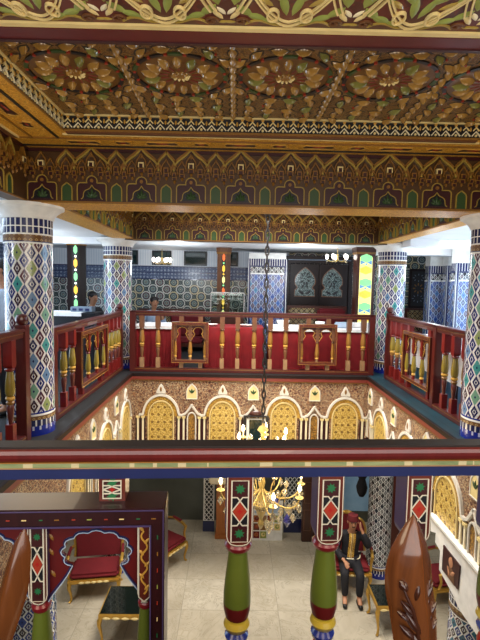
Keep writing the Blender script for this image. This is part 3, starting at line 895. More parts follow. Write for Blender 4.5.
def baluster_mesh(v, H=.985, inlay=False, seg=20):
    b = MB()
    hw = .0405
    rounded_block(b, hw, hw, .755, H, v['block'], v['edge'], inlay)
    b.lathe([(.030, .725, v['ring']), (.040, .733, v['ring']), (.043, .745, v['ring']), (.036, .7555, v['ring']), (.02, .758, v['ring'])], seg, v['ring'])
    b.lathe([(.022, .50, v['low']), (.036, .507, v['low']), (.0415, .53, v['low']), (.043, .552, v['vase']), (.0425, .585, v['vase']), (.038, .64, v['vase']), (.031, .70, v['vase']), (.029, .727, v['vase'])], seg, v['vase'])
    b.lathe([(.02, .458, v['bead']), (.035, .466, v['bead']), (.0415, .481, v['bead']), (.036, .496, v['bead']), (.022, .502, v['bead'])], seg, v['bead'])
    b.lathe([(.024, .42, v['bead2']), (.034, .43, v['bead2']), (.038, .445, v['bead2']), (.024, .46, v['bead2'])], seg, v['bead2'])
    b.lathe([(.017, .24, v['lower']), (.021, .27, v['lower']), (.031, .36, v['lower']), (.033, .395, v['lower']), (.024, .424, v['lower'])], seg, v['lower'])
    b.box((-.034, -.034, .07), (.034, .034, .245), v['foot'])
    if inlay:
        inlay_draw(b, PL((0, -hw, 0), Xv, Zv), 0, .772, .962, .050)
        inlay_draw(b, PL((0, hw, 0), -Xv, Zv), 0, .772, .962, .050)
    return b
def arch_panel(parent, xc, W, v, n=2, z0=.19, z1=.90, y0=-.07, y1=.035, links=(.26, .78), rich=False, H=.985):
    hx = W/2; fw = .04
    b = MB()
    b.bbox((-hx, y0, z1-.05), (hx, y1, z1), v['panel'], .004); b.bbox((-hx, y0, z0), (hx, y1, z0+.045), v['panel'], .004)
    for s in (-1, 1): b.box((min(s*hx, s*(hx-fw)), y0+.002, z0+.04), (max(s*hx, s*(hx-fw)), y1-.002, z1-.045), v['panel'])
    for P in (PL((0, y0, 0), Xv, Zv), PL((0, y1, 0), -Xv, Zv)):
        fr = [(-hx+fw, z0+.045), (hx-fw, z0+.045), (hx-fw, z1-.05), (-hx+fw, z1-.05)]
        b.ribbon(P, fr, .006, 'purple_edge' if rich else 'gold_dark', .004, closed=True)
        b.ribbon(P, [(-hx+.004, z0+.004), (hx-.004, z0+.004), (hx-.004, z1-.004), (-hx+.004, z1-.004)], .004, 'purple_edge' if rich else 'gold', .003, closed=True)
        cyc = ('red_orange', 'gold_pale', 'green_inlay', 'gold_dark', 'red_orange', 'green_leaf')
        k = int(W/.045)
        for i in range(k):
            x = -hx+.03+(W-.06)*i/(k-1)
            b.rect(P, x-.005-(i % 2)*.003, z1-.030, x+.005, z1-.0275, cyc[i % 6], .002)
        for s in (-1, 1):
            for i in range(12): b.rect(P, s*(hx-fw/2)-.0015, z0+.07+i*.05, s*(hx-fw/2)+.0015, z0+.081+i*.05, cyc[(i*5+1) % 6], .002)
    pan = b.build('arch_panel', parent, (xc, 0, 0))
    # board with scalloped openings
    b = MB(); ym = (y0+y1)/2
    cell = (W-2*fw)/n
    P = PL((0, ym-.008, 0), Xv, Zv)
    top = z1-.05; spr = top-.22; apx = top-.035
    for i in range(n):
        c = -hx+fw+cell*(i+.5); hw = cell/2-.012
        m = 9; rx_, cz_ = hw*.66, spr+.115; rz_ = apx-cz_-.004
        lobes = []
        for k in range(m):                       # m scallops round a horseshoe
            for q in range(4):
                u = (k+q/4)/m; a = R(222-264*u)
                r = .93+.10*abs(math.sin(PI*q/4))
                lobes.append((c+rx_*r*math.cos(a), cz_+rz_*r*math.sin(a)))
        lobes.append((c+rx_*.93*math.cos(R(-42)), cz_+rz_*.93*math.sin(R(-42))))
        e = lobes[0]
        flare = bez((c-cell/2+.024, spr-.035), (c-hw*.8, spr-.0), (c-hw*.62, spr+.02), e, 5)
        lowp = flare+lobes[1:]
        lowp = lowp[:-1]+[(2*c-x, z) for x, z in flare[::-1]]
        ring = [(c-cell/2+.0005, top), (c-cell/2+.0005, spr-.05), (c-cell/2+.016, spr-.045)]+lowp+[(c+cell/2-.016, spr-.045), (c+cell/2-.0005, spr-.05), (c+cell/2-.0005, top)]
        b.poly(P, ring, v['board'], 0, -.016); b.poly(P, ring, v['board'], -.016, -.016)
        for PP, hh in ((P, .004),):
            b.ribbon(PP, lowp, .0025 if rich else .007, 'blue_cloth' if rich else 'gold', hh)
            if rich: b.ribbon(PP, [(c+(x-c)*1.03, z+.004) for x, z in lowp], .004, 'navy', hh-.001)
            for sg in (-1, 1):
                vine = bez((c+sg*cell*.46, spr-.02), (c+sg*cell*.36, spr+.06), (c+sg*cell*.5, spr+.13), (c+sg*cell*.40, top-.01), 10)
                b.ribbon(PP, vine, .004, 'gold_dark' if rich else 'gold', hh)
                for t in (3, 6, 8):
                    b.almond(PP, vine[t][0]-sg*.012, vine[t][1], R(60*sg), .026, .012, .004, 'gold_dark' if rich else 'gold', 6)
    b.build('spandrel_board', pan)
    # small balusters between the openings
    for i in range(n+1):
        x = -hx+fw+cell*i; end = i in (0, n)
        x += .022 if i == 0 else (-.022 if i == n else 0)
        b = MB(); w = .02 if end else .028
        zt, zb = z1-.052, z1-.052-(.255)
        b2 = MB()
        rounded_block(b, w, .026, zb, zt, v['block'], v['edge'], rich)
        if rich and not end: inlay_draw(b, PL((0, -.026, 0), Xv, Zv), 0, zb+.016, zt-.012, .036)
        elif rich:
            P2 = PL((0, -.026, 0), Xv, Zv)
            b.ribbon(P2, [(.009*math.sin(t*.75), zb+.03+t*.0078) for t in range(26)], .005, 'gold', .003)
            for t in range(6): b.almond(P2, .008*(-1)**t, zb+.05+t*.036, R(50*(-1)**t), .024, .01, .004, 'gold', 6)
            b.ribbon(P2, [(-w+.004, zt-.004), (-w+.004, zb+.02), (0, zb+.006), (w-.004, zb+.02), (w-.004, zt-.004)], .003, 'inlay_white', .002)
        k = .8 if not end else .62
        h0 = z0+.045
        b.lathe([(.024*k, zb-.03, v['ring']), (.034*k, zb-.022, v['ring']), (.036*k, zb-.01, v['ring']), (.02*k, zb+.004, v['ring'])], 16, v['ring'])
        hh = zb-.03-h0
        b.lathe([(.03*k, h0, v['foot']), (.03*k, h0+hh*.16, v['bead']), (.04*k, h0+hh*.2, v['bead']), (.028*k, h0+hh*.26, v['vase']), (.046*k, h0+hh*.4, v['vase']), (.044*k, h0+hh*.55, v['vase']), (.027*k, zb-.028, v['vase'])], 16, v['vase'])
        b.build('small_baluster', pan, (x, ym, 0))
    # short blocks that carry the panel between the rails
    for f in links:
        x = -hx+W*f
        b = MB(); b.box((-.038, -.034, z1-.002), (.038, .034, H+.004), v['block'])
        if rich: inlay_draw(b, PL((0, -.034, 0), Xv, Zv), 0, z1+.010, H-.006, .052)
        b.build('carrying_block', pan, (x, 0, 0))
        b = MB(); b.box((-.034, -.03, .07), (.034, .03, z0+.002), v['foot']); b.build('foot_block', pan, (x, 0, 0))
    return pan
def balustrade(label, loc, rz, x0, x1, spots, panels, v, H=1.066, rich=False, ends=(), knobs=()):
    t = thing('balustrade', label, 'balustrade', loc, rz)
    b = MB()
    if rich:
        b.bbox((x0, -.04, H-.010), (x1, .024, H), 'rail_top_wood', .003)
        # rounded moulding, painted stripe and blue fillet on both faces
        for s in (-1, .55):
            pr = [(.038, H-.004), (.045, H-.010), (.049, H-.020), (.048, H-.030), (.043, H-.040), (.038, H-.045)]
            for i in range(len(pr)-1):
                a, c = pr[i], pr[i+1]
                b.face([(x0, s*a[0], a[1]), (x1, s*a[0], a[1]), (x1, s*c[0], c[1]), (x0, s*c[0], c[1])], 'moulding_red', smooth=True)
        b.box((x0, -.043, H-.0475), (x1, .030, H-.045), 'gold_dark'); b.box((x0, -.041, H-.061), (x1, .028, H-.0475), 'painted_stripe'); b.box((x0, -.043, H-.064), (x1, .030, H-.061), 'tan_block'); b.box((x0, -.039, H-.096), (x1, .027, H-.064), 'navy'); b.box((x0, -.036, H-.095), (x1, .021, H-.009), 'rail_wood')
    else:
        b.bbox((x0, -.05, H-.035), (x1, .05, H), 'rail_wood', .008); b.bbox((x0, -.036, H-.088), (x1, .036, H-.034), 'rail_wood', .006)
        b.box((x0, -.038, H-.05), (x1, .038, H-.045), 'gold_dark')
    b.build('top_rail', t)
    b = MB(); b.bbox((x0, -.045, 0), (x1, .045, .075), v['rail'], .006); b.box((x0, -.047, .05), (x1, .047, .056), 'gold_dark'); b.build('bottom_rail', t)
    proto = None
    for x in spots:
        if proto is None: proto = baluster_mesh(v, H-(.095 if rich else .086), rich).build('baluster', t, (x, 0, 0))
        else: copy_part(proto, t, (x, 0, 0))
    for (xc, W, n, kw) in panels: arch_panel(t, xc, W, v, n, rich=rich, H=H-(.097 if rich else .088), **kw)
    for x in ends:
        b = MB(); hh = H+.03 if x in knobs else H-.002
        b.bbox((-.05, -.05, 0), (.05, .05, hh), 'rail_wood', .006)
        if x in knobs: b.lathe([(.03, H+.03), (.05, H+.05), (.058, H+.085), (.045, H+.12), (.0, H+.135)], 16, 'rail_wood')
        b.build('end_post', t, (x, 0, 0))
    return t
def stripefn():
    x, y, z = coords('Object')
    o = mixc(noise(vec(x*9, y*40, z*60), 1, 3), '#3c5a38', '#a3a878')
    return mixc(noise(vec(x*16, 0, 0), 1, 2) > .56, o, '#b9b08a')
mat('painted_stripe', stripefn, .35)

# near balustrade, in front of the camera
NY = 1.37; RZN = R(3.2)
def nl(px, py=510): return at(px, py, NY).x
spots = [nl(238.8), nl(328.0), nl(417.0), nl(417.0)+.277, nl(417.0)+.55]
pr_ = at(164, 560, 1.30).x+.0; pc = at(40, 560, 1.31).x
Wn = 2*(pr_-pc)
balustrade('painted balustrade nearest the camera with star and diamond inlaid balusters', (0, NY, 0), RZN, -1.68, 2.2, spots+[pc-Wn/2-.2, pc-Wn/2-.47], [(pc, Wn, 2, dict(links=(.22, .785), y0=-.085, y1=.03))], NEAR, rich=True)
# left and right balustrades along the opening, and the far one
lx = -1.98
balustrade('red balustrade along the left edge of the opening, between the two left columns', (lx, 0, 0), R(90), 4.93, 7.93, [5.0, 5.3, 5.58, 7.1, 7.34, 7.58, 7.8], [(6.32, 1.2, 3, dict(links=(.15, .85)))], SIDE, H=1.03, ends=(4.95, 7.9), knobs=(7.9,))
rx = 2.57
balustrade('red balustrade along the right edge of the opening with white light showing between its balusters', (rx, 0, 0), R(-90), -7.62, -4.93, [-7.4, -7.17, -6.94, -5.52, -5.27, -5.02], [(-6.3, .95, 3, dict(links=(.12, .88)))], SIDE, H=1.07, ends=(-7.58, -4.95, -5.76), knobs=(-7.58,))
balustrade('red and gold balustrade at the near left corner, in front of the tiled column', (-2.0, 0, 0), R(90), 1.3, 4.36, [1.6, 1.88, 2.16, 2.44, 2.72, 3.0, 3.28, 3.56, 3.81, 4.07], [], SIDE, H=1.09, ends=(4.32,), knobs=(4.32,))
FY = 7.86
fl = [at(p, 345, FY).x for p in (142, 158, 222, 237.5, 254, 270, 285.5, 348.5, 363)]
p1 = (at(172, 345, FY).x, at(208.5, 345, FY).x); p2 = (at(298, 345, FY).x, at(336, 345, FY).x)
balustrade('far balustrade across the opening in front of the red tablecloths', (0, FY, 0), 0, at(131, 345, FY).x, at(373, 345, FY).x, fl,
           [((p1[0]+p1[1])/2, p1[1]-p1[0], 2, dict(z0=.17, z1=.87)), ((p2[0]+p2[1])/2, p2[1]-p2[0], 2, dict(z0=.17, z1=.87))], FARV, H=1.05, ends=(at(133, 345, FY).x, at(371, 345, FY).x))

# ================================================================== CHANDELIER
CX, CY = at(263, 430, 6.0).x, 6.0
t = thing('chandelier', 'two tier brass and crystal chandelier hanging on a long chain in the opening', 'chandelier', (CX, CY, 0))
b = MB(); z = 3.29
b.lathe([(.0, 3.20), (.04, 3.22), (.07, 3.27), (.075, 3.2995)], 16, 'iron')
k = 0
while z > -.30:
    pts = [(.022*math.cos(2*PI*i/10), 0, .066*math.sin(2*PI*i/10)) for i in range(10)]
    if k % 2: pts = [(y, x, q) for x, y, q in pts]
    b.tube([(p[0], p[1], z-.06+p[2]) for p in pts], .0115, 'iron', 5, closed=True)
    z -= .105; k += 1
b.build('chain', t)
b = MB()
b.lathe([(.0, -1.78), (.02, -1.76), (.045, -1.70), (.02, -1.63), (.06, -1.55), (.11, -1.42), (.05, -1.32), (.03, -1.2), (.05, -1.12), (.03, -1.0), (.025, -.8), (.05, -.74), (.06, -.7), (.03, -.62), (.022, -.5), (.03, -.44), (.075, -.40), (.05, -.355), (.02, -.33), (.012, -.29), (0, -.285)], 20, 'brass')
b.build('stem', t)
def arm(r, z, ang, drop):
    b = MB()
    pts = bez((.02, 0, z-.06), (r*.4, 0, z-.28), (r*.9, 0, z-.28), (r, 0, z-.06), 12)
    b.tube(pts, .011, 'brass', 6); b.lathe([(.008, z-.06), (.05, z-.04), (.055, z-.03), (.02, z-.025)], 12, 'brass', (r, 0, 0))
    b.tube(bez((r*.45, 0, z-.22), (r*.5, 0, z-.05), (r*.7, 0, z-.05), (r*.62, 0, z-.15), 8), .007, 'brass', 5)
    a = b.build('arm', t, rz=ang)
    b = MB(); b.lathe([(.012, z-.03), (.014, z+.045), (.01, z+.05)], 10, 'cream', (r, 0, 0)); b.build('candle', a)
    b = MB(); b.lathe([(.006, z+.05), (.024, z+.075), (.022, z+.10), (.008, z+.135), (0, z+.145)], 10, 'bulb_warm', (r, 0, 0)); b.build('bulb', a)
    def cry(x, zz, s, m):
        b = MB(); b.lathe([(0, zz-.06*s), (.022*s, zz-.025*s), (.012*s, zz), (0, zz+.012*s)], 6, m, (x, 0, 0)); b.build('crystal_drop', a)
    cry(r, z-.13, 2.0, 'crystal'); cry(r*.7, z-.33, 2.6, 'crystal_blue' if drop else 'crystal'); cry(r*.5, z-.36, 2.0, 'crystal'); cry(r*.85, z-.28, 2.0, 'crystal'); cry(r*.62, z+.02, 1.8, 'crystal')
for i in range(6): arm(.34, -.54, i*PI/3+.35, 0)
for i in range(8): arm(.56, -1.15, i*PI/4+.2, i % 2)
b = MB()
for k in range(24):
    a = k*2*PI/24
    for q in range(4):
        b.lathe([(0, -1.32-q*.05-.02), (.012, -1.32-q*.05), (0, -1.32-q*.05+.02)], 5, 'crystal', (.16*math.cos(a)*(1-q*.12), .16*math.sin(a)*(1-q*.12), 0))
tag(b.build('crystal_beads', t), kind='stuff')
b = MB(); b.lathe([(0, 2.40), (.04, 2.42), (.055, 2.46), (.04, 2.50), (0, 2.52)], 14, 'iron'); b.build('chain_knob', t)
def small_light(label, px, py, Y, n, r, ztop, name='chandelier'):
    c = at(px, py, Y)
    t = thing(name, label, 'lamp', (c.x, Y, c.z))
    b = MB(); b.tube([(0, 0, ztop-c.z-.001), (0, 0, .05)], .008, 'brass', 6); b.lathe([(0, -.09), (.03, -.06), (.018, 0), (.03, .05), (0, .07)], 12, 'brass'); b.build('stem', t)
    for i in range(n):
        a = i*2*PI/n+.3; c_, s_ = math.cos(a), math.sin(a)
        b = MB(); b.tube([(r*u*c_, r*u*s_, -.05-.05*math.sin(PI*u)) for u in (0, .25, .5, .75, 1)], .007, 'brass', 5); o = b.build('arm', t)
        b = MB(); b.lathe([(.014, -.05), (.032, -.01), (.034, .03), (.015, .055), (0, .06)], 10, 'bulb_white', (r*c_, r*s_, 0)); b.build('bulb', o)
        b = MB(); b.lathe([(0, -.13), (.016, -.09), (0, -.06)], 6, 'crystal', (r*c_, r*s_, 0)); b.build('crystal_drops', o)
small_light('small lit chandelier before the second dark window of the far wall', 162, 260, 11.0, 6, .2, CZ)
small_light('small white lit chandelier hanging before the carved glass doors', 337.5, 257, 9.8, 5, .22, CZ)

# ================================================================== FAR GALLERY FURNITURE
def cloth_table(label_t, label_c, label_w, px0, px1, white=True):
    x0, x1 = at(px0, 345, 8.5).x, at(px1, 345, 8.5).x
    y0, y1 = 8.28, 8.95
    if x1 > ck.x-.3: x1 = ck.x-.30
    if x0 < cl.x+.3: x0 = cl.x+.30
    cx, cy = (x0+x1)/2, (y0+y1)/2; hx, hy = (x1-x0)/2, (y1-y0)/2
    t = thing('table', label_t, 'table', (cx, cy, 0))
    b = MB(); b.bbox((-hx+.02, -hy+.02, .70), (hx-.02, hy-.02, .74), 'dark_wood', .004); b.build('tabletop', t)
    for sx in (-1, 1):
        for sy in (-1, 1):
            b = MB(); b.box((-.03, -.03, 0), (.03, .03, .70), 'dark_wood'); b.build('leg', t, (sx*(hx-.1), sy*(hy-.1), 0))
    # red cloth falling to the floor in folds
    b = MB(); n = 120; ring = []
    per = 4*(hx+hy)
    def edge(s):
        s = s % per
        if s < 2*hx: return (-hx+s, -hy, 0, -1)
        s -= 2*hx
        if s < 2*hy: return (hx, -hy+s, 1, 0)
        s -= 2*hy
        if s < 2*hx: return (hx-s, hy, 0, 1)
        s -= 2*hx
        return (-hx, hy-s, -1, 0)
    V, F = [], []
    levels = [(.746, 0), (.735, .3), (.5, .55), (.25, .8), (.012, 1)]
    for z, a in levels:
        for i in range(n):
            x, y, nx, ny = edge(per*i/n)
            f = (.010*math.sin(i*2.1)+.012*math.sin(i*.9+hx*5))*a
            V.append((x+nx*(.012+.016*a+f), y+ny*(.012+.016*a+f), z))
    for k in range(len(levels)-1):
        for i in range(n): F.append((k*n+i, (k+1)*n+i, (k+1)*n+(i+1) % n, k*n+(i+1) % n))
    F.append(tuple(range(n)))
    b.faces(V, F, 'red_table_cloth', True)
    c = b.build('tablecloth', loc=(cx, cy, 0)); tag(c, label_c, 'tablecloth')
    if white:
        b = MB(); b.box((-hx-.04, -hy-.04, .748), (hx+.04, hy+.04, .755), 'white_cloth'); b.box((-hx-.045, -hy-.048, .70), (hx+.045, -hy-.042, .755), 'white_cloth')
        w = b.build('table_runner', loc=(cx, cy, 0)); tag(w, label_w, 'cloth')
    return cx, cy, hx, hy
T1 = cloth_table('table under the leftmost red tablecloth behind the far balustrade', 'bright red tablecloth leftmost behind the far balustrade, beside the far left column', 'white cover over the leftmost red tablecloth, in front of the person in pale blue', 134, 177)
T2 = cloth_table('table under the red tablecloth behind the middle of the far balustrade', 'red tablecloth in the middle, behind the balusters left of the hanging chain', '', 206, 262, False)
T3 = cloth_table('table under the long red tablecloth at the right of the far balustrade', 'long red tablecloth at the right, behind the right arch panel of the far balustrade', 'white cover hanging over the top edge of the long right red tablecloth', 270, 373)
def plate(label, px, Y, z, r=.12, name='plate', cat='plate', m='white_paint'):
    c = at(px, 320, Y)
    b = MB(); b.lathe([(r*.55, 0), (r*.6, .006), (r, .03), (r+.004, .036), (r*.6, .016), (0, .014)], 24, m); o = b.build(name, loc=(c.x, Y, z)); tag(o, label, cat, 'plates on the red tables')
def cupbowl(label, px, Y, z, r=.07, h=.09):
    c = at(px, 320, Y)
    b = MB(); b.lathe([(r*.5, 0), (r*.55, .01), (r*.95, h*.6), (r, h), (r*.9, h), (r*.8, h*.55), (0, .02)], 20, 'white_paint'); o = b.build('bowl', loc=(c.x, Y, z)); tag(o, label, 'bowl')
plate('white plate at the left end of the middle red table', 211, 8.5, .747)
plate('white plate on the middle red table, right of the glass case', 246, 8.5, .747)
cupbowl('white bowl on the white cover, left of the right arch panel', 283, 8.6, .756, .12, .11)
cupbowl('white bowl on the white cover, above the middle of the right arch panel', 320, 8.6, .756, .09, .10)
b = MB(); b.bbox((-.14, -.1, 0), (.14, .1, .10), 'blue_cloth', .02); o = b.build('napkin_box', loc=(at(343, 320, 8.5).x, 8.5, .756)); tag(o, 'pale blue napkin box on the white cover, right of the right arch panel', 'box')
b = MB(); b.bbox((-.17, -.1, 0), (.17, .1, .09), 'white_cloth', .02); o = b.build('folded_cloth', loc=(at(361, 320, 8.6).x, 8.6, .756)); tag(o, 'white folded cloth at the right end of the long red table', 'cloth')

# glass case
c0, c1 = at(211, 300, 9.3).x, at(244, 300, 9.3).x
t = thing('display_case', 'low glass display case in front of the middle stained glass post', 'case', ((c0+c1)/2, 9.45, 0))
hx = (c1-c0)/2
b = MB(); b.bbox((-hx, -.2, 0), (hx, .2, .9), 'dark_wood', .008); b.build('base', t)
b = MB()
for s in (-1, 1): b.box((-hx+.006, s*.19-.003, .9), (hx-.006, s*.19+.003, 1.34), 'clear_glass'); b.box((s*(hx-.006)-.003, -.187, .9), (s*(hx-.006)+.003, .187, 1.34), 'clear_glass')
b.build('glass', t)
b = MB()
for s in (-1, 1):
    b.tube([(-hx, s*.19, 1.345), (hx, s*.19, 1.345)], .008, 'white_paint', 6); b.tube([(s*hx, -.19, 1.345), (s*hx, .19, 1.345)], .008, 'white_paint', 6)
    for q in (-1, 1): b.tube([(q*hx, s*.19, .9), (q*hx, s*.19, 1.345)], .008, 'white_paint', 6)
b.build('frame', t)

# stained glass posts
def stained_post(label, px, Y, hw, cols, wide=False, ang=0, h=CZ, wm='dark_wood'):
    c = at(px, 290, Y)
    t = thing('stained_glass_post', label, 'post', (c.x, Y, 0), ang)
    b = MB(); w = hw
    oc = [(w*math.cos(R(22.5+45*i))/math.cos(R(22.5)), w*math.sin(R(22.5+45*i))/math.cos(R(22.5))) for i in range(8)]
    def prism(pts, z0, z1, m):
        n = len(pts); b.faces([(x, y, z0) for x, y in pts]+[(x, y, z1) for x, y in pts], [(i, (i+1) % n, n+(i+1) % n, n+i) for i in range(n)]+[tuple(range(n))[::-1], tuple(range(n, 2*n))], m)
    if wide: oc = [(-w, -w*.8), (w, -w*.8), (w, w*.8), (-w, w*.8)]
    sc_ = lambda k: [(x*k, y*k) for x, y in oc]
    prism(sc_(1.12), 0, .14, wm); prism(oc, .14, h-.14, wm); prism(sc_(1.08), h-.14, h-.1, 'gold_dark'); prism(sc_(1.16), h-.1, h-.001, wm)
    b.build('wooden_post', t)
    y = -w*(.8 if wide else 1)-.002
    P = PL((0, y, 0), Xv, Zv)
    b = MB(); zz = .55; i = 0
    gw = w*(.62 if wide else .2)
    b.rect(P, -gw-.012, .5, gw+.012, h-.2, 'black_paint' if not wide else 'lamp_yellow', .004)
    while zz < h-.30:
        m = cols[i % len(cols)]
        hh = .17 if i % 2 == 0 else .05
        if i % 2 == 0: b.poly(P, [(0, zz), (gw, zz+.045), (gw, zz+hh-.045), (0, zz+hh), (-gw, zz+hh-.045), (-gw, zz+.045)], m, .010)
        else: b.disc(P, 0, zz+hh/2, hh*.42, m, .010, 10)
        if wide and i % 2 == 0:
            for s in (-1, 1): b.poly(P, [(s*gw, zz+.02-.07), (s*gw, zz+.04), (s*.01, zz)], cols[(i+3) % len(cols)], .009)
        zz += hh+.012; i += 1
    b.build('stained_glass', t)
    return t
stained_post('dark post with a narrow strip of green and amber glass in the left gallery', 77, 8.62, .16, ('lamp_green', 'lamp_white', 'lamp_amber', 'lamp_white'), ang=.2, wm='ebony')
stained_post('brown post with a strip of yellow and orange glass behind the glass case', 223.5, 10.3, .145, ('lamp_red', 'lamp_green', 'lamp_yellow', 'lamp_amber', 'lamp_amber', 'lamp_green'), h=CZ, wm='mid_brown')
stained_post('post with a wide bright yellow and green glass panel, left of the far right column', 363, 9.5, .185, ('lamp_green', 'lamp_yellow', 'lamp_amber', 'lamp_blue', 'lamp_green', 'lamp_yellow', 'lamp_amber', 'lamp_blue'), True)

# dark wooden doors with keyhole panes of carved glass
c0, c1 = at(286, 280, 10.6).x, at(353, 280, 10.6).x
t = thing('double_door', 'dark wooden double doors with keyhole shaped panes of carved glass', 'doors', ((c0+c1)/2, 10.65, 0)); hx = (c1-c0)/2
b = MB(); b.bbox((-hx, 0, 2.03), (hx, .12, 2.2), 'ebony', .01); b.bbox((-hx, 0, 0), (-hx+.09, .12, 2.03), 'ebony', .01); b.bbox((hx-.09, 0, 0), (hx, .12, 2.03), 'ebony', .01); b.box((-hx+.05, -.01, 2.10), (hx-.05, 0, 2.12), 'grey_box'); b.build('door_frame', t)  # the grey strip on the head paints a reflected line of light
for s in (-1, 1):
    b = MB(); lw = hx-.1
    xa, xb = sorted((s*.004, s*lw)); b.bbox((xa, .03, 0), (xb, .09, 2.02), 'ebony', .008)
    lf_ = b.build('door_leaf', t)
    cxx = (at(305.5 if s < 0 else 333, 280, 10.6).x)-(c0+c1)/2
    P = PL((cxx, .03, 0), Xv, Zv)
    out = [(-.19, 1.27), (-.19, 1.42)]+bez((-.19, 1.42), (-.13, 1.45), (-.13, 1.49), (-.19, 1.55), 5)+bez((-.19, 1.55), (-.22, 1.72), (-.12, 1.84), (0, 1.94), 8)
    out = [(x*1.22, y) for x, y in out]
    out = out+[(-x, y) for x, y in out[::-1]]
    b = MB(); b.poly(P, out, 'carved_glass', .006); b.ribbon(P, out, .02, 'bronze_edge', .012, closed=True)
    for k in range(9):
        a = k*2*PI/9+.3
        b.almond(P, .09*math.cos(a), 1.68+.12*math.sin(a), a, .09, .04, .008, 'black_paint', 8, .006)
    for q in (-1, 1): b.almond(P, q*.08, 1.36, R(30*q), .16, .06, .008, 'black_paint', 8, .006); b.almond(P, q*.05, 1.5, R(-60*q), .09, .04, .008, 'black_paint', 8, .006)
    b.build('glass_pane', lf_)
c0, c1 = at(410, 285, 11.3).x, at(428, 285, 11.3).x
t = thing('framed_artwork', 'dark framed artwork with a cross of flowers in the right gallery', 'artwork', ((c0+c1)/2, 11.398, 0)); hx = (c1-c0)/2
b = MB(); b.bbox((-hx, -.05, 1.0), (hx, 0, 1.98), 'ebony', .01); b.build('frame', t)
b = MB(); P = PL((0, -.05, 0), Xv, Zv); b.rect(P, -hx+.06, 1.06, hx-.06, 1.92, 'black_paint', .004)
for k in range(8):
    a = k*PI/4; b.almond(P, .1*math.cos(a), 1.5+.1*math.sin(a), a, .1, .05, .008, 'gold_dark', 8); b.almond(P, .12*math.cos(a), 1.25+.08*math.sin(a), a, .07, .03, .008, 'grey_box', 8); b.almond(P, .12*math.cos(a), 1.76+.08*math.sin(a), a, .07, .03, .008, 'grey_box', 8)
b.build('flower_inlay', t)
def cushfn():
    x, y, z = coords('UV')
    a = fab(fra(x/.12)-.5); c = fab(fra(y/.12)-.5)
    o = mixc(band(a+c, .2, .36), '#2a1c14', '#a58a58')
    return mixc((a+c) > .6, o, '#8a7a58')
mat('cushion_fabric', cushfn, .8)
def banquette(label, px0, px1, Y, z=1.06, sh=.36):
    c0, c1 = at(px0, 310, Y).x, at(px1, 310, Y).x; hx = (c1-c0)/2
    t = thing('banquette', label, 'sofa', ((c0+c1)/2, Y, 0))
    b = MB(); b.bbox((-hx, -.55, .1), (hx, .0, sh), 'dark_wood', .01); b.bbox((-hx, .0, .1), (hx, .08, z), 'dark_wood', .012)
    b.build('frame', t)
    b = MB(); b.bbox((-hx+.02, -.56, sh), (hx-.02, -.005, sh+.12), 'velvet', .03); b.build('seat_cushion', t)
    k = max(1, round(2*hx/.62))
    for i in range(k):
        x0 = -hx+.04+(2*hx-.08)*i/k; x1 = -hx+.04+(2*hx-.08)*(i+1)/k-.03
        b = MB(); b.bbox((x0, -.14, sh+.12), (x1, -.004, z-.05), 'cushion_fabric' if i % 2 == 0 else 'velvet', .04); b.build('back_cushion', t)
banquette('banquette with gold patterned cushions in front of the dark wooden doors', 286.5, 347, 10.3, 1.07)
banquette('banquette with a gold patterned cushion below the framed dark artwork', 405, 426, 11.1, 1.02)
banquette('banquette against the mosaic wall behind the far balustrade, left', 139, 205, 10.75, .92, .18)

# left gallery: counter, table, box
c0, c1 = at(72, 312, 8.35).x, at(103, 312, 8.35).x
b = MB(); b.bbox((-.42, -.2, 0), (.42, .2, .95), 'black_paint', .01); b.bbox((-.45, -.24, .95), (.45, .24, .985), 'black_paint', .006); o = b.build('counter', loc=(-2.86, 8.15, 0)); tag(o, 'black counter in the left gallery below the green and amber glass post', 'counter')
b = MB(); b.bbox((-.19, -.1, 0), (.19, .1, .09), 'grey_box', .008)
for i in range(3): b.box((-.15+i*.11, -.104, .02), (-.08+i*.11, -.1, .06), 'navy')
o = b.build('box', loc=(at(83, 312, 8.15).x, 8.15, .993)); tag(o, 'blue grey box on the black counter in the left gallery', 'box')
b = MB(); b.box((-.31, -.245, .0), (.36, .245, .006), 'white_cloth'); b.box((-.31, -.252, -.06), (.36, -.246, .006), 'white_cloth')
o = b.build('cloth', loc=(-3.0, 8.15, .986)); tag(o, 'white cloth spread over the left end of the black counter', 'cloth')
# right gallery: white clothed tables whose light shows between the balusters
for i, (yy, lab) in enumerate(((5.6, 'nearer the camera'), (7.1, 'farther from the camera'))):
    t = thing('table', 'table under a white cloth behind the right balustrade, ' + lab, 'table', (3.25, yy, 0))
    b = MB(); b.bbox((-.38, -.5, .72), (.38, .5, .75), 'dark_wood', .004); b.build('tabletop', t)
    for sx in (-1, 1):
        for sy in (-1, 1):
            b = MB(); b.box((-.03, -.03, 0), (.03, .03, .72), 'dark_wood'); b.build('leg', t, (sx*.3, sy*.42, 0))
    b = MB(); b.box((-.41, -.53, .751), (.41, .53, .757), 'white_cloth')
    for s in (-1, 1): b.box((s*.41-.003, -.53, .3), (s*.41+.003, .53, .757), 'white_cloth'); b.box((-.41, s*.53-.003, .3), (.41, s*.53+.003, .757), 'white_cloth')
    o = b.build('tablecloth', loc=(3.25, yy, 0)); tag(o, 'white tablecloth behind the right balustrade, on the table ' + lab, 'tablecloth')
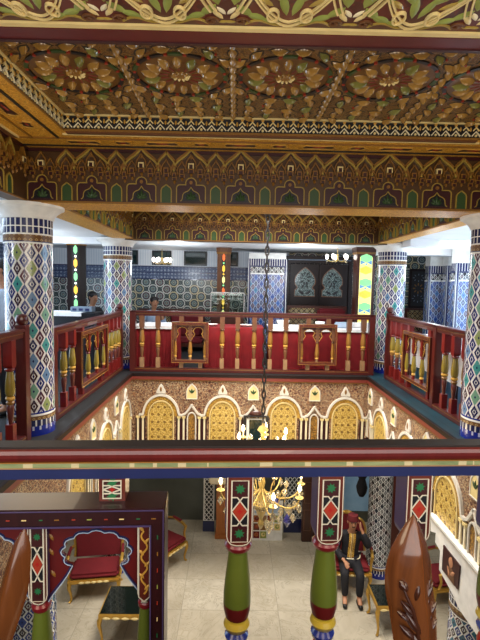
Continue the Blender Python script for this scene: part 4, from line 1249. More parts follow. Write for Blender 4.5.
# ================================================================== LOWER FLOOR
def cabriole(b, x, y, h, sx, sy, m='gilt', r=.022):
    d = Vector((sx, sy, 0)).normalized()
    pts = [Vector((x, y, h))+d*o+Vector((0, 0, -h*t)) for o, t in ((0, 0), (.03, .12), (.035, .25), (.01, .5), (-.012, .75), (.0, .92), (.03, .985))]
    b.tube(pts, [r*1.5, r*1.7, r*1.4, r, r*.8, r*.9, r*1.0], m, 8)
def armchair(label, loc, rz, w=.66, hb=1.2):
    t = thing('gilded_armchair', label, 'armchair', loc, rz)
    hw = w/2; d = .58
    for sx in (-1, 1):
        for sy in (-1, 1):
            b = MB(); cabriole(b, sx*(hw-.05), sy*(d/2-.05), .36, sx, sy); b.build('leg', t)
    b = MB(); b.bbox((-hw, -d/2, .33), (hw, d/2, .40), 'gilt', .02)
    for i in range(5): b.almond(PL((0, -d/2, 0), Xv, Zv), -.2+i*.1, .36, 0, .1, .05, .015, 'gold_pale', 8)
    b.build('seat_frame', t)
    b = MB(); b.bbox((-hw+.03, -d/2+.02, .40), (hw-.03, d/2-.04, .49), 'velvet', .035); b.build('seat_cushion', t)
    def outline(s, off=0):
        half = [(hw*s-.02, .49)]+bez((hw*s-.02, .49), (hw*s-.06, .65), (hw*s+.03, .85), (hw*s-.03, hb-.2), 8)+bez((hw*s-.03, hb-.2), (hw*s-.05, hb-.06), (.16*s, hb-.09), (.1*s, hb-.02), 6)+bez((.1*s, hb-.02), (.06*s, hb+.01), (.03*s, hb+.02), (0, hb+.02), 4)
        return half+[(-x, z) for x, z in half[::-1]]
    P = PL((0, d/2-.06, 0), Xv, Vector((0, .14, 1)))
    b = MB(); o = outline(1); b.poly(P, outline(.94), 'velvet', .03, -.03); b.poly(P, outline(.94)[::-1], 'velvet', -.03, -.03); b.build('backrest', t)
    b = MB(); b.tube([P.p(x, z, 0) for x, z in o], .026, 'gilt', 8)
    b.almond(P, 0, hb+.02, 0, .22, .09, .04, 'gilt', 10); b.almond(P, -.12, hb-.03, R(35), .14, .06, .035, 'gilt', 8); b.almond(P, .12, hb-.03, R(-35), .14, .06, .035, 'gilt', 8)
    b.build('back_frame', t)
    for s in (-1, 1):
        b = MB(); b.tube([(s*(hw-.02), d/2-.05, .72), (s*(hw+.01), .1, .74), (s*(hw+.02), -.1, .70), (s*(hw+.01), -.2, .66), (s*hw, -.17, .52), (s*(hw-.01), -.2, .40)], [.022, .024, .028, .03, .022, .024], 'gilt', 8); o = b.build('arm', t)
        b = MB(); b.tube([(s*(hw+.01), .12, .755), (s*(hw+.02), -.08, .725)], .026, 'velvet', 8); b.build('arm_pad', o)
    return t
def gilt_table(label, loc, w, d, rz=0):
    t = thing('coffee_table', label, 'table', loc, rz); hw, hd = w/2, d/2
    b = MB(); b.bbox((-hw+.015, -hd+.015, .475), (hw-.015, hd-.015, .50), 'black_glass', .006); b.build('table_top', t)
    b = MB()
    b.bbox((-hw, -hd, .42), (hw, -hd+.03, .495), 'gilt', .008); b.bbox((-hw, hd-.03, .42), (hw, hd, .495), 'gilt', .008); b.bbox((-hw, -hd+.03, .42), (-hw+.03, hd-.03, .495), 'gilt', .008); b.bbox((hw-.03, -hd+.03, .42), (hw, hd-.03, .495), 'gilt', .008)
    for i in range(5): b.almond(PL((0, -hd, 0), Xv, Zv), -hw*.7+i*hw*.35, .435, 0, .13, .05, .014, 'gold_pale', 8)
    b.build('apron', t)
    for sx in (-1, 1):
        for sy in (-1, 1):
            b = MB(); cabriole(b, sx*(hw-.035), sy*(hd-.035), .44, sx, sy); b.build('leg', t)
    return t
mat('black_glass', '#0c1512', .12, coat=1)
q = onz(172, 566, FZ)
armchair('red and gilt armchair seen past the right edge of the near panel', (q.x-.12, q.y+.1, FZ), R(55), .62, 1.25)
q = onz(92, 582, FZ+.38)
armchair('red and gilt armchair seen through the scalloped arch of the near panel', (q.x-.02, q.y+.31, FZ), R(8), .86, 1.06)
q, q2 = onz(97, 617, FZ+.5), onz(100, 583, FZ+.5)
gilt_table('black topped gilt coffee table seen through the arch of the near panel', (q.x+.40, (q.y+q2.y)/2, FZ), .80, min(q2.y-q.y, .66))
qf = onz(350, 607, FZ)
a_x = at(352, 560, qf.y+.4).x; a_y = qf.y+.50
armchair('red and gilt armchair the person in the red cap sits on', (a_x, a_y+.08, FZ), R(-4), .70, 1.15)
q = onz(373, 608, FZ+.48)
gilt_table('black topped gilt coffee table beside the person, left of the carved chair finial', (q.x+.42, q.y+.28, FZ), .70, .54)
q = onz(432, 592, FZ+.2)
armchair('red armchair behind the carved leaf finial, below the white ledge', (q.x+.15, q.y+.1, FZ), R(-80), .62, 1.18)

# back of the lower hall
YB = onz(267, 540, FZ).y; print('YB', YB)
c0, c1 = at(252, 520, YB), at(282.5, 520, YB)
t = thing('poster_board', 'white board of food photographs standing on the marble floor under the chandelier', 'poster', ((c0.x+c1.x)/2, YB, FZ)); hx = (c1.x-c0.x)/2
b = MB(); b.box((-hx, -.02, .0), (hx, .02, .86), 'white_paint'); b.build('board', t)
P = PL((0, -.02, 0), Xv, Zv); pal = ('velvet', 'gold_dark', 'orange_wood', 'green_leaf', 'red_orange', 'tan_block', 'bronze_edge', 'gold_pale')
k = 0
for r in range(3):
    for i in range(4):
        b = MB(); x = -hx+.03+i*(2*hx-.06)/4; w = (2*hx-.06)/4-.015; z0 = .05+r*.175
        if r == 0 and i >= 2: continue
        b.rect(P, x, z0, x+w, z0+.15, pal[(k*3) % 8], .002); b.disc(P, x+w/2, z0+.08, w*.35, pal[(k*5+2) % 8], .004, 12); b.disc(P, x+w*.55, z0+.09, w*.18, pal[(k*7+4) % 8], .006, 8)
        b.build('photograph', t); k += 1
b = MB(); b.rect(P, -hx+.05, .60, hx-.05, .80, 'blue_cloth', .002); b.build('header', t)
# wooden pilaster with a cornice coloured pale to look lit
c = at(221, 510, YB+.05)
t = thing('wooden_pilaster', 'orange wooden pillar with a pale lit top behind the near baluster', 'pillar', (c.x, YB+.1, FZ))
b = MB(); b.bbox((-.12, -.1, 0), (.12, .1, .09), 'orange_wood', .01); b.bbox((-.10, -.08, .09), (.10, .08, 1.2), 'orange_wood', .01); b.build('shaft', t)
b = MB(); b.bbox((-.26, -.14, 1.2), (.14, .14, 1.42), 'lit_cornice', .03); b.build('cornice', t)
def lattice_screen(label, px0, px1, Y, z0, z1, base=.2):
    c0, c1 = at(px0, 510, Y).x, at(px1, 510, Y).x; hx = (c1-c0)/2
    t = thing('lattice_screen', label, 'screen', ((c0+c1)/2, Y, FZ))
    b = MB(); b.box((-hx, 0, 0), (hx, .06, base), 'navy'); b.box((-hx, .03, base), (hx, .05, z1), 'black_paint'); b.build('backing', t)
    b = MB(); P = PL((0, .03, 0), Xv, Zv)
    b.ribbon(P, [(-hx+.02, base+.02), (hx-.02, base+.02), (hx-.02, z1-.02), (-hx+.02, z1-.02)], .03, 'white_paint', .02, closed=True)
    nx = max(2, round(2*hx/.11)); nz = round((z1-base)/.13); cw = (2*hx-.06)/nx; ch = (z1-base-.06)/nz
    for i in range(nx):
        for j in range(nz):
            x, z = -hx+.03+cw*(i+.5), base+.03+ch*(j+.5)
            b.ribbon(P, [(x-cw/2, z), (x, z+ch/2), (x+cw/2, z), (x, z-ch/2)], .018, 'white_paint', .014, closed=True)
    b.build('lattice', t)
lattice_screen('white lattice screen over a blue base left of the orange wooden pillar', 203, 214.5, YB+.3, .2, 1.2, .22)
lattice_screen('lattice screen over a blue base behind the chandelier, right of the poster board', 284, 303.5, YB+.3, .2, 1.7, .30)
c = at(308, 510, YB)
b = MB(); b.bbox((-.13, -.06, 0), (.09, .06, 2.0), 'dark_wood', .012)
P = PL((-.02, -.06, 0), Xv, Zv)
for z in (.25, .85, 1.45): b.ribbon(P, [(-.07, z), (.07, z), (.07, z+.45), (-.07, z+.45)], .014, 'bronze_edge', .01, closed=True)
o = b.build('door_leaf', loc=(c.x, YB, FZ)); tag(o, 'tall dark door leaf standing open right of the lattice behind the chandelier', 'door')
b = MB(); b.bbox((-.09, -.05, 0), (.09, .05, 2.05), 'rose_wood', .02); o = b.build('door_post', loc=(c.x+.22, YB+.15, FZ)); tag(o, 'reddish door post beside the open dark door leaf', 'post')
b = MB()
x_ = at(400, 500, 9.3).x
b.bbox((-.2, -.05, 0), (.2, .05, 2.05), 'rose_wood', .02); o = b.build('door_post', loc=(at(398, 520, 9.0).x, 9.0, FZ)); tag(o, 'reddish wooden door post right of the black and white tiled column', 'post')
b = MB()
b.lathe([(.0, -.30), (.05, -.28), (.09, -.2), (.11, -.1), (.08, 0), (.06, .06), (.1, .14), (.05, .24), (.0, .28)], 14, 'black_cloth')
c = at(362, 482, 8.6); b.tube([(0, 0, .26), (0, 0, -.163-c.z)], .01, 'iron', 6)
o = b.build('lantern', loc=(c.x, 8.6, c.z)); tag(o, 'black lantern hanging left of the black and white tiled column', 'lantern')
# framed mirror on the far frieze
c0, c1 = at(243, 440, EF), at(268, 440, EF); zt = at(255, 414, EF).z
t = thing('framed_mirror', 'black framed mirror on the far frieze behind the chandelier chain', 'mirror', ((c0.x+c1.x)/2, EF-.035, 0)); hx = (c1.x-c0.x)/2
b = MB(); P = PL((0, 0, 0), Xv, Zv); zb = zt-.95
b.ribbon(P, [(-hx+.025, zb+.025), (hx-.025, zb+.025), (hx-.025, zt-.025), (-hx+.025, zt-.025)], .055, 'black_paint', .04, -.0, closed=True)
b.almond(P, 0, zt+.01, 0, .26, .12, .035, 'dark_wood', 10); b.build('frame', t)
b = MB(); b.ribbon(P, [(-hx+.075, zb+.075), (hx-.075, zb+.075), (hx-.075, zt-.075), (-hx+.075, zt-.075)], .05, 'white_paint', .02, closed=True); b.build('mount', t)
b = MB(); b.rect(P, -hx+.09, zb+.09, hx-.09, zt-.09, 'glass_dark', .012); b.build('glass', t)
# portrait on the white ledge of the right wall
P = PL((ER-.052, 5.30, 0), -Yv, Zv)
t = thing('portrait_picture', 'dark red portrait picture on the white ledge at lower right', 'picture', (ER-.052, 4.44, -1.29))
def inv(p): return (p[0]-(ER-.052), p[1]-5.08, p[2]+1.42)
b = MB(); P = PL((0, .2, 0), -Yv, Zv); b.poly(P, [(.02, -.14), (.36, -.125), (.38, .13), (.02, .13)], 'maroon_dark', .012); b.build('canvas', t)
b = MB(); b.poly(P, [(.14, -.13), (.3, -.13), (.27, -.02), (.24, .0), (.17, .0), (.15, -.03)], 'bronze_edge', .014); b.almond(P, .2, .05, R(80), .13, .09, .006, 'skin', 10, .013); b.almond(P, .25, -.04, R(40), .12, .04, .006, 'skin', 8, .014); b.almond(P, .16, -.06, R(120), .1, .035, .006, 'skin', 8, .014); b.build('figure', t)

# ================================================================== PEOPLE
def skin_obj(name, V, E, rad, m, parent, root=0, lv=2, faces_mat=None):
    bm = bmesh.new(); lay = bm.verts.layers.skin.verify(); vs = []
    for i, (p, r) in enumerate(zip(V, rad)):
        v = bm.verts.new(p); v[lay].radius = (r, r) if not isinstance(r, tuple) else r; v[lay].use_root = i == root; vs.append(v)
    for a, c in E: bm.edges.new((vs[a], vs[c]))
    me = bpy.data.meshes.new(name); bm.to_mesh(me); bm.free()
    o = bpy.data.objects.new(name, me); COL.objects.link(o)
    s = o.modifiers.new('Skin', 'SKIN'); s.use_smooth_shade = True; s.branch_smoothing = .6
    u = o.modifiers.new('Subd', 'SUBSURF'); u.levels = lv; u.render_levels = lv
    dg = bpy.context.evaluated_depsgraph_get()
    me2 = bpy.data.meshes.new_from_object(o.evaluated_get(dg))
    bpy.data.objects.remove(o)
    me2.name = name; me2.materials.clear(); me2.materials.append(M[m])
    o = bpy.data.objects.new(name, me2); COL.objects.link(o); o.parent = parent
    return o
def fingers(V, E, Rr, wrist, d, side, curl=.5, s=1.0):
    """palm and five unequal bent fingers growing from vertex `wrist` along d"""
    d = Vector(d).normalized(); sd = (Vector(side)-d*Vector(side).dot(d)).normalized(); n = d.cross(sd)
    w = Vector(V[wrist])
    V.append(tuple(w+d*.05*s)); Rr.append((.026*s, .026*s)); E.append((wrist, len(V)-1)); palm = len(V)-1
    for k, (off, ln) in enumerate(((-.03, .062), (-.01, .075), (.01, .08), (.03, .07))):
        b0 = w+d*.085*s+sd*off*s; prev = palm
        p = b0
        for q in range(3):
            V.append(tuple(p)); Rr.append(.009*s); E.append((prev, len(V)-1)); prev = len(V)-1
            p = p+(d*math.cos(curl*(q+1)*.6)+n*math.sin(curl*(q+1)*.6))*ln*s*.45
    p = w+d*.03*s-sd*.03*s; prev = wrist
    for q in range(3):
        V.append(tuple(p)); Rr.append(.011*s); E.append((prev, len(V)-1)); prev = len(V)-1
        p = p+(d*.6-sd*.5+n*.3).normalized()*.032*s
def seated_person(label, loc, rz, top, legs, hand_up=False, cap=None, lean=(0, 0), seat=.5, hair=True, panel=False):
    t = thing('person', label, 'person', loc, rz)
    lx_, ly_ = lean
    hip = (0, .05, seat+.04); spine = (lx_*.4, .09+ly_*.3, seat+.26); chest = (lx_*.8, .08+ly_*.7, seat+.44); neckb = (lx_, .05+ly_, seat+.575); neck = (lx_*1.05, .03+ly_, seat+.63); head0 = (lx_*1.1, .005+ly_, seat+.70); head1 = (lx_*1.12, -.005+ly_, seat+.78); crown = (lx_*1.12, .01+ly_, seat+.845)
    V = [hip, spine, chest, neckb, neck, head0, head1, crown]
    Rr = [(.15, .12), (.13, .095), (.14, .095), (.07, .065), (.052, .052), (.07, .085), (.082, .098), (.055, .065)]
    E = [(i, i+1) for i in range(7)]
    sh, el, wr = {}, {}, {}
    for s in (-1, 1):
        S = (lx_*.9+s*.19, .07+ly_*.85, seat+.52)
        if hand_up and s == 1: L_ = (lx_+.29, -.08+ly_, seat+.36); W_ = (lx_*1.1+.15, -.05+ly_, seat+.64)
        else: L_ = (lx_*.7+s*.27, .02+ly_*.4, seat+.24); W_ = (s*.13, -.24, seat+.17)
        sh[s], el[s], wr[s] = S, L_, W_
        i = len(V); V += [S, L_, W_]; Rr += [.046, .042, .030]; E += [(2, i), (i, i+1), (i+1, i+2)]
        if hand_up and s == 1: fingers(V, E, Rr, i+2, (-.35, .1, .9), (0, -1, .2), .5)
        else: fingers(V, E, Rr, i+2, (-s*.4, -.8, -.2), (s, -.3, 0), .6)
    kn, an = {}, {}
    for s in (-1, 1):
        H_ = (s*.10, .0, seat+.02); K = (s*.13, -.40, seat+.04); A = (s*.10+(0.02 if s > 0 else -.02), -.42, .10); F_ = (s*.13, -.56, .045)
        kn[s], an[s] = K, A
        i = len(V); V += [H_, K, A, F_]; Rr += [.088, .062, .042, .04]; E += [(0, i), (i, i+1), (i+1, i+2), (i+2, i+3)]
    skin_obj('body', V, E, Rr, 'skin', t, 0)
    # face
    b = MB(); hx_, hy_, hz = head1
    def el_(c, r, m):
        bm = bmesh.new(); bmesh.ops.create_uvsphere(bm, u_segments=10, v_segments=8, radius=1)
        for v in bm.verts: v.co = Vector((c[0]+v.co.x*r[0], c[1]+v.co.y*r[1], c[2]+v.co.z*r[2]))
        b.bm(bm, m, True); bm.free()
    yf = hy_-.088
    el_((hx_, yf-.012, hz-.028), (.014, .02, .026), 'skin')
    for s in (-1, 1): el_((hx_+s*.032, yf+.004, hz), (.012, .008, .007), 'hair'); el_((hx_+s*.034, yf-.001, hz+.022), (.02, .008, .005), 'hair'); el_((hx_+s*.088, hy_+.01, hz-.015), (.012, .022, .032), 'skin')
    el_((hx_, yf+.008, hz-.075), (.025, .008, .007), 'velvet')
    if hand_up: el_((hx_, yf-.002, hz-.058), (.032, .010, .009), 'hair')
    b.build('face', t)
    if hair:
        b = MB(); el_((hx_, hy_+.03, hz+.035), (.098, .10, .085), 'hair'); el_((hx_, hy_+.055, hz-.02), (.088, .07, .09), 'hair'); b.build('hair', t)
    if cap:
        b = MB(); b.lathe([(.104, hz+.018), (.1, hz+.05), (.085, hz+.115), (.0, hz+.12)], 20, cap, (hx_, hy_+.015, 0)); b.tube([(hx_, hy_+.015, hz+.12), (hx_+.05, hy_+.05, hz+.125), (hx_+.10, hy_+.06, hz+.06)], .006, 'black_paint', 5); b.build('cap', t)
    # upper garment
    V = [hip, spine, chest, neckb]; Rr = [(.19, .155), (.18, .14), (.205, .15), (.105, .095)]; E = [(0, 1), (1, 2), (2, 3)]
    for s in (-1, 1):
        i = len(V); V += [sh[s], el[s], tuple(Vector(el[s]).lerp(Vector(wr[s]), .88))]; Rr += [.09, .07, .052]; E += [(2, i), (i, i+1), (i+1, i+2)]
    skin_obj('jacket' if panel else 'shirt', V, E, Rr, top, t, 0)
    V = [(0, .05, seat+.05)]; Rr = [(.17, .135)]; E = []
    for s in (-1, 1):
        i = len(V); V += [(s*.10, .0, seat+.03), kn[s], tuple(Vector(an[s])+Vector((0, 0, .02)))]; Rr += [.108, .08, .06]; E += [(0, i), (i, i+1), (i+1, i+2)]
    skin_obj('trousers', V, E, Rr, legs, t, 0)
    for s in (-1, 1):
        o = skin_obj('shoe', [(s*.11, -.38, .05), (s*.12, -.48, .045), (s*.135, -.60, .035)], [(0, 1), (1, 2)], [.048, .048, .038], 'shoe', t)
    if panel:
        b = MB()
        fr = [(lx_*1.0, -.045+ly_, seat+.575), (lx_*.95, -.066+ly_*.9, seat+.50), (lx_*.8, -.075+ly_*.7, seat+.42), (lx_*.6, -.064+ly_*.5, seat+.33), (lx_*.4, -.062+ly_*.3, seat+.25), (lx_*.2, -.085, seat+.14)]
        for i in range(len(fr)-1):
            for k in range(3):
                a, c = Vector(fr[i]), Vector(fr[i+1]); w = .055
                xs = [-w+2*w*k/3, -w+2*w*(k+1)/3]
                b.face([a+Vector((xs[0], -.008+abs(xs[0])*.25, 0)), a+Vector((xs[1], -.008+abs(xs[1])*.25, 0)), c+Vector((xs[1], -.008+abs(xs[1])*.25, 0)), c+Vector((xs[0], -.008+abs(xs[0])*.25, 0))], 'gold_pale' if k == 1 else 'filigree_gold')
            b.tube([Vector(fr[i])+Vector((0, -.01, 0)), Vector(fr[i+1])+Vector((0, -.01, 0))], .008, 'gold_dark', 5)
        o = b.build('embroidered_front', t)
        b = MB(); pts = [(.19*math.sin(R(a)), .04-.16*math.cos(R(a)), seat+.13+.012*math.cos(R(a*3))) for a in range(-90, 91, 15)]
        b.tube(pts, .009, 'cream', 6); b.build('hem', t)
    return t
seated_person('person in dark red cap and black jacket, seated with one hand to the head', (a_x-.02, a_y, FZ), R(-6), 'black_cloth', 'black_cloth', True, 'fez_red', (.03, -.02), .47, False, True)
c = at(93.5, 297, 9.45)
t = thing('stool', 'stool under the person behind the black counter', 'stool', (c.x, 9.45, 0))
b = MB(); b.lathe([(.17, .36), (.18, .38), (.17, .41), (0, .42)], 20, 'dark_wood'); b.build('seat', t)
for i in range(4):
    a = PI/4+i*PI/2; b = MB(); b.tube([(.12*math.cos(a), .12*math.sin(a), .37), (.17*math.cos(a), .17*math.sin(a), 0)], .016, 'dark_wood', 6); b.build('leg', t)
seated_person('dark haired person in black behind the black counter in the left gallery', (c.x, 9.45, .0), R(55), 'black_cloth', 'black_cloth', seat=c.z-.78)
c = at(151, 306, 10.4)
seated_person('dark haired person in a pale blue shirt sitting behind the far balustrade', (c.x, 10.50, 0), R(25), 'blue_cloth', 'black_cloth', seat=.31, lean=(.03, -.10))

# standing person at the left edge
def standing_person(label, loc, rz, top, legs):
    t = thing('person', label, 'person', loc, rz)
    V = [(0, 0, .95), (0, .01, 1.15), (0, 0, 1.33), (0, 0, 1.44), (0, -.01, 1.50), (0, -.03, 1.57), (0, -.035, 1.65), (0, -.02, 1.715)]
    Rr = [(.15, .11), (.14, .10), (.165, .11), (.07, .065), (.052, .052), (.07, .085), (.082, .098), (.055, .065)]; E = [(i, i+1) for i in range(7)]
    arms, legsv = [], []
    for s in (-1, 1):
        i = len(V); A = [(s*.19, 0, 1.38), (s*.23, .02, 1.10), (s*.22, -.08, .87)]; arms.append(A); V += A; Rr += [.06, .044, .03]; E += [(2, i), (i, i+1), (i+1, i+2)]
        fingers(V, E, Rr, i+2, (0, -.15, -1), (0, -1, 0), .4)
    for s in (-1, 1):
        i = len(V); A = [(s*.09, 0, .88), (s*.10, -.01, .48), (s*.10, .02, .09), (s*.12, -.12, .04)]; legsv.append(A); V += A; Rr += [.088, .06, .042, .038]; E += [(0, i), (i, i+1), (i+1, i+2), (i+2, i+3)]
    skin_obj('body', V, E, Rr, 'skin', t, 0)
    b = MB()
    def el_(c, r, m):
        bm = bmesh.new(); bmesh.ops.create_uvsphere(bm, u_segments=10, v_segments=8, radius=1)
        for v in bm.verts: v.co = Vector((c[0]+v.co.x*r[0], c[1]+v.co.y*r[1], c[2]+v.co.z*r[2]))
        b.bm(bm, m, True); bm.free()
    yf = -.122
    el_((0, yf-.012, 1.62), (.014, .02, .026), 'skin')
    for s in (-1, 1): el_((s*.032, yf+.004, 1.65), (.012, .008, .007), 'hair'); el_((s*.034, yf, 1.672), (.02, .008, .005), 'hair'); el_((s*.081, -.02, 1.64), (.012, .022, .032), 'skin')
    el_((0, yf+.01, 1.575), (.025, .008, .007), 'velvet'); b.build('face', t)
    b = MB(); el_((0, -.0, 1.69), (.1, .105, .085), 'hair'); el_((0, .03, 1.63), (.09, .07, .09), 'hair'); b.build('hair', t)
    V = [(0, 0, .93), (0, .01, 1.15), (0, 0, 1.33), (0, 0, 1.44)]; Rr = [(.185, .14), (.17, .13), (.19, .135), (.09, .085)]; E = [(0, 1), (1, 2), (2, 3)]
    for A in arms:
        i = len(V); V += [A[0], A[1], tuple(Vector(A[1]).lerp(Vector(A[2]), .85))]; Rr += [.08, .062, .048]; E += [(2, i), (i, i+1), (i+1, i+2)]
    skin_obj('shirt', V, E, Rr, top, t, 0)
    V = [(0, 0, .93)]; Rr = [(.165, .13)]; E = []
    for A in legsv:
        i = len(V); V += [A[0], A[1], (A[2][0], A[2][1], .12)]; Rr += [.105, .08, .062]; E += [(0, i), (i, i+1), (i+1, i+2)]
    skin_obj('trousers', V, E, Rr, legs, t, 0)
    for s in (-1, 1): skin_obj('shoe', [(s*.10, .04, .05), (s*.11, -.06, .045), (s*.125, -.17, .035)], [(0, 1), (1, 2)], [.048, .046, .036], 'shoe', t)
c = at(4.5, 281, 5.2)
standing_person('dark haired person at the left edge of the photo, standing beside the near left column', (c.x, 5.2, 0), R(-75), 'blue_cloth', 'black_cloth')

# ================================================================== CARVED CHAIR IN THE FOREGROUND
Yc = .72
t = thing('carved_chair', 'carved wooden chair with two pointed leaf finials, closest to the camera', 'chair', (0, Yc, 0))
def finial(name, outl, outr, thick, ridge, label=None, carve=None, zdrop=.90):
    """leaf shaped finial between two outlines given from the tip down"""
    b = MB(); n = len(outl); V = []; k = 12
    for (l, r) in zip(outl, outr):
        l, r = Vector((l.x, 0, l.z)), Vector((r.x, 0, r.z)); w = (r-l)
        for j in range(k+1):
            u = j/k
            p = l+w*u
            s = (math.sin(PI/2*u/ridge)**.6 if u < ridge else ((1-u)/(1-ridge))**.75) if 0 < u < 1 else 0
            d = s*min(thick, w.length*.5)
            V.append((p.x, -d, p.z))
        for j in range(k+1):
            u = 1-j/k; p = l+w*u
            d = (math.sin(PI*u)**.6 if 0 < u < 1 else 0)*min(thick*.5, w.length*.4)
            V.append((p.x, d, p.z))
    m = 2*(k+1); F = []
    for i in range(n-1):
        for j in range(m): F.append((i*m+j, i*m+(j+1) % m, (i+1)*m+(j+1) % m, (i+1)*m+j))
    F.append(tuple(range(m))); F.append(tuple(range((n-1)*m, n*m))[::-1])
    b.faces(V, F, 'chair_wood', True)
    return b
def dense(pts, n=26):
    """Catmull-Rom through traced points, resampled by height"""
    out = []
    P_ = [pts[0]]+pts+[pts[-1]]
    segs = len(pts)-1
    for i in range(n+1):
        f = i/n*segs; k = min(int(f), segs-1); u = f-k
        p0, p1, p2, p3 = [Vector((q[0], q[1], 0)) for q in P_[k:k+4]]
        q = .5*((2*p1)+(-p0+p2)*u+(2*p0-5*p1+4*p2-p3)*u*u+(-p0+3*p1-3*p2+p3)*u**3)
        out.append((q.x, q.y))
    return out
L = dense([(413, 514.5), (404, 526), (391, 548), (385, 571), (385.5, 592), (389, 610), (393, 638), (396, 662)])
Rt = dense([(414, 514.5), (420, 526), (427, 545), (431, 563), (432.5, 585), (435.5, 606), (437, 640), (437, 662)])
b = finial('finial', [at(x, y, Yc) for x, y in L], [at(x, y, Yc) for x, y in Rt], .028, .66)
fr = b.build('finial', t, sharp=70)
# carved leaves on its face
b = MB()
def onface(px, py, out=.02):
    q = at(px, py, Yc); return (q.x, -out, q.z)
def spray(pts, r, m='carved_wood'):
    b.tube([onface(x, y, o) for x, y, o in pts], r, m, 8)
for px, py, ang, l, w, o in ((398.5, 577, -50, .020, .013, .026), (403, 599, -48, .034, .012, .027), (399, 606, -35, .026, .010, .026), (408, 613, -55, .040, .014, .028), (403, 622, -42, .036, .012, .027), (412, 632, -58, .042, .015, .028), (424, 588, 62, .036, .012, .014), (421, 600, 70, .036, .012, .017), (427, 606, 52, .032, .011, .012), (422, 616, 62, .038, .013, .017), (411, 582, 82, .030, .010, .027), (428, 622, 50, .030, .010, .012), (418, 632, 76, .036, .012, .02)):
    q = at(px, py, Yc)
    P = PL((q.x, -o+.003, q.z), Xv, Zv)
    b.almond(P, 0, 0, R(ang), l*1.15, w*1.15, .008, 'carved_wood', 10)
spray([(396, 573, .026), (400, 584, .0285), (406, 597, .0295), (410, 613, .0295), (414, 642, .0285)], [.0015, .0025, .003, .003, .003], 'carved_wood')
spray([(427, 576, .011), (423, 590, .016), (419, 606, .021), (417, 625, .023), (416, 645, .024)], [.0015, .0022, .003, .003, .003], 'carved_wood')
b.build('carved_leaves', fr)
L2 = dense([(24, 529), (15, 541), (7, 563), (-4, 600), (-18, 640), (-26, 665)])
R2 = dense([(25, 529), (29.5, 541), (31, 556), (27.5, 592), (12.5, 640), (4, 665)])
b = finial('finial', [at(x, y, Yc) for x, y in L2], [at(x, y, Yc) for x, y in R2], .026, .5)
b.build('finial', t, sharp=70)
pr = at(416, 662, Yc); pl_ = at(-11, 665, Yc)
for p in (pr, pl_):
    b = MB(); b.bbox((p.x-.034, -.022, 0), (p.x+.034, .022, p.z+.004), 'chair_wood', .01); b.build('back_post', t)
b = MB(); b.bbox((pl_.x+.02, -.018, .82), (pr.x-.02, .018, .90), 'chair_wood', .012); b.build('crest_rail', t)
b = MB(); b.bbox((pl_.x+.08, -.012, .52), (pr.x-.08, .012, .83), 'carved_wood', .006); b.build('back_panel', t)
b = MB(); b.bbox((pl_.x-.02, -.01, .40), (pr.x+.02, .44, .45), 'chair_wood', .012); b.build('seat', t)
b = MB(); b.bbox((pl_.x+.02, .03, .45), (pr.x-.02, .42, .50), 'velvet', .02); b.build('seat_cushion', t)
for p in (pr, pl_):
    b = MB(); b.bbox((p.x-.03, .38, 0), (p.x+.03, .44, .41), 'chair_wood', .01); b.build('front_leg', t)

# ================================================================== LIGHT
def area(name, loc, rot, sx, sy, w, c=(1, 1, 1)):
    l = bpy.data.lights.new(name, 'AREA'); l.shape = 'RECTANGLE'; l.size = sx; l.size_y = sy; l.energy = w; l.color = c
    o = bpy.data.objects.new(name, l); COL.objects.link(o); o.location = loc; o.rotation_euler = rot; return o
def point(name, loc, w, c=(1, 1, 1), r=.05):
    l = bpy.data.lights.new(name, 'POINT'); l.energy = w; l.color = c; l.shadow_soft_size = r
    o = bpy.data.objects.new(name, l); COL.objects.link(o); o.location = loc; return o
WARM, COOL, NEUT = (1, .80, .55), (.62, .8, 1), (1, .95, .88)
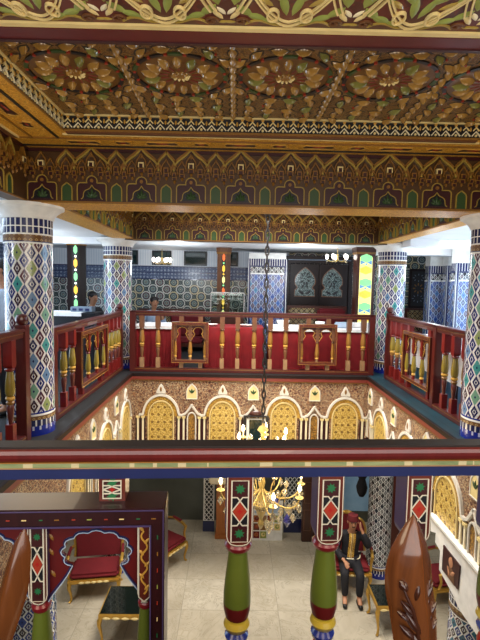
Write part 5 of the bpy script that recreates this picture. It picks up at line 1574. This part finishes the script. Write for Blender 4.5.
# unseen fill panels added under the void and gallery ceilings
area('void_fill', (.3, 6.2, 3.26), (0, 0, 0), 2.4, 2.2, 240, NEUT).data.spread = R(118)
area('left_gallery_fill', (-3.5, 6.4, 2.30), (0, 0, 0), 1.2, 4, 45, COOL)
area('right_gallery_fill', (3.9, 6.0, 2.30), (0, 0, 0), 1.2, 4, 45, COOL)
area('left_daylight_fill', (-5.0, 5.6, 1.2), (R(100), 0, R(-90)), 3, 1.6, 80, COOL)  # bluish daylight added inside the left wall, which has no window
area('right_daylight_fill', (5.0, 6.6, 1.2), (R(100), 0, R(90)), 3, 1.6, 80, COOL)  # the same added daylight on the right, also without a window
for x, y, e in ((-3.3, 7.6, 22), (-3.3, 3.6, 17), (3.6, 8.3, 22), (3.6, 5.6, 22), (-1.2, 9.4, 30), (1.4, 9.3, 30)): point('gallery_fill', (x, y, 1.75), e, (.86, .94, 1), .15)  # bare points added to brighten the white ceilings, no lanterns hang here
# fill panels added under the galleries to brighten the lower hall
for i, (x, y) in enumerate(((-3.2, 5.5), (3.6, 5.5), (-2.6, 8.8), (.4, 8.4), (3.2, 8.6))):
    area('lower_fill', (x, y, -.2 if y < 8 else -.2), (0, 0, 0), .8, .8, 50 if y < 8 else (8 if x < -2 else 22), NEUT)
# fill panel added behind the camera, and warm fill points in the bay
area('rear_fill', (.2, -1.0, 1.5), (R(80), 0, 0), 4.5, 1.8, 75, (1, .95, .9))
for x in (-1.2, .3, 1.8): point('bay_fill', (x, .5, 1.75), 24, WARM, .35)  # warm points without fittings, added to bring out the ceiling relief
for x in (-1.3, 1.9): point('bay_fill', (x, 3.0, 1.6), 9, WARM, .3)  # two more added points, to lift the cornice and gilt band
for a in range(3): point('chandelier_glow', (CX+.25*math.cos(a*2.1), CY+.25*math.sin(a*2.1), -.50), 4, WARM, .06)
for a in range(3): point('chandelier_glow', (CX+.4*math.cos(a*2.1+1), CY+.4*math.sin(a*2.1+1), -.98), 6, WARM, .06)
w = bpy.data.worlds.new('World'); sc.world = w; w.use_nodes = True
w.node_tree.nodes['Background'].inputs[0].default_value = (.9, .95, 1, 1); w.node_tree.nodes['Background'].inputs[1].default_value = .25
sc.view_settings.view_transform = 'Standard'; sc.view_settings.look = 'None'; sc.view_settings.gamma = 1; sc.view_settings.use_curve_mapping = False
sc.view_settings.exposure = 0.08
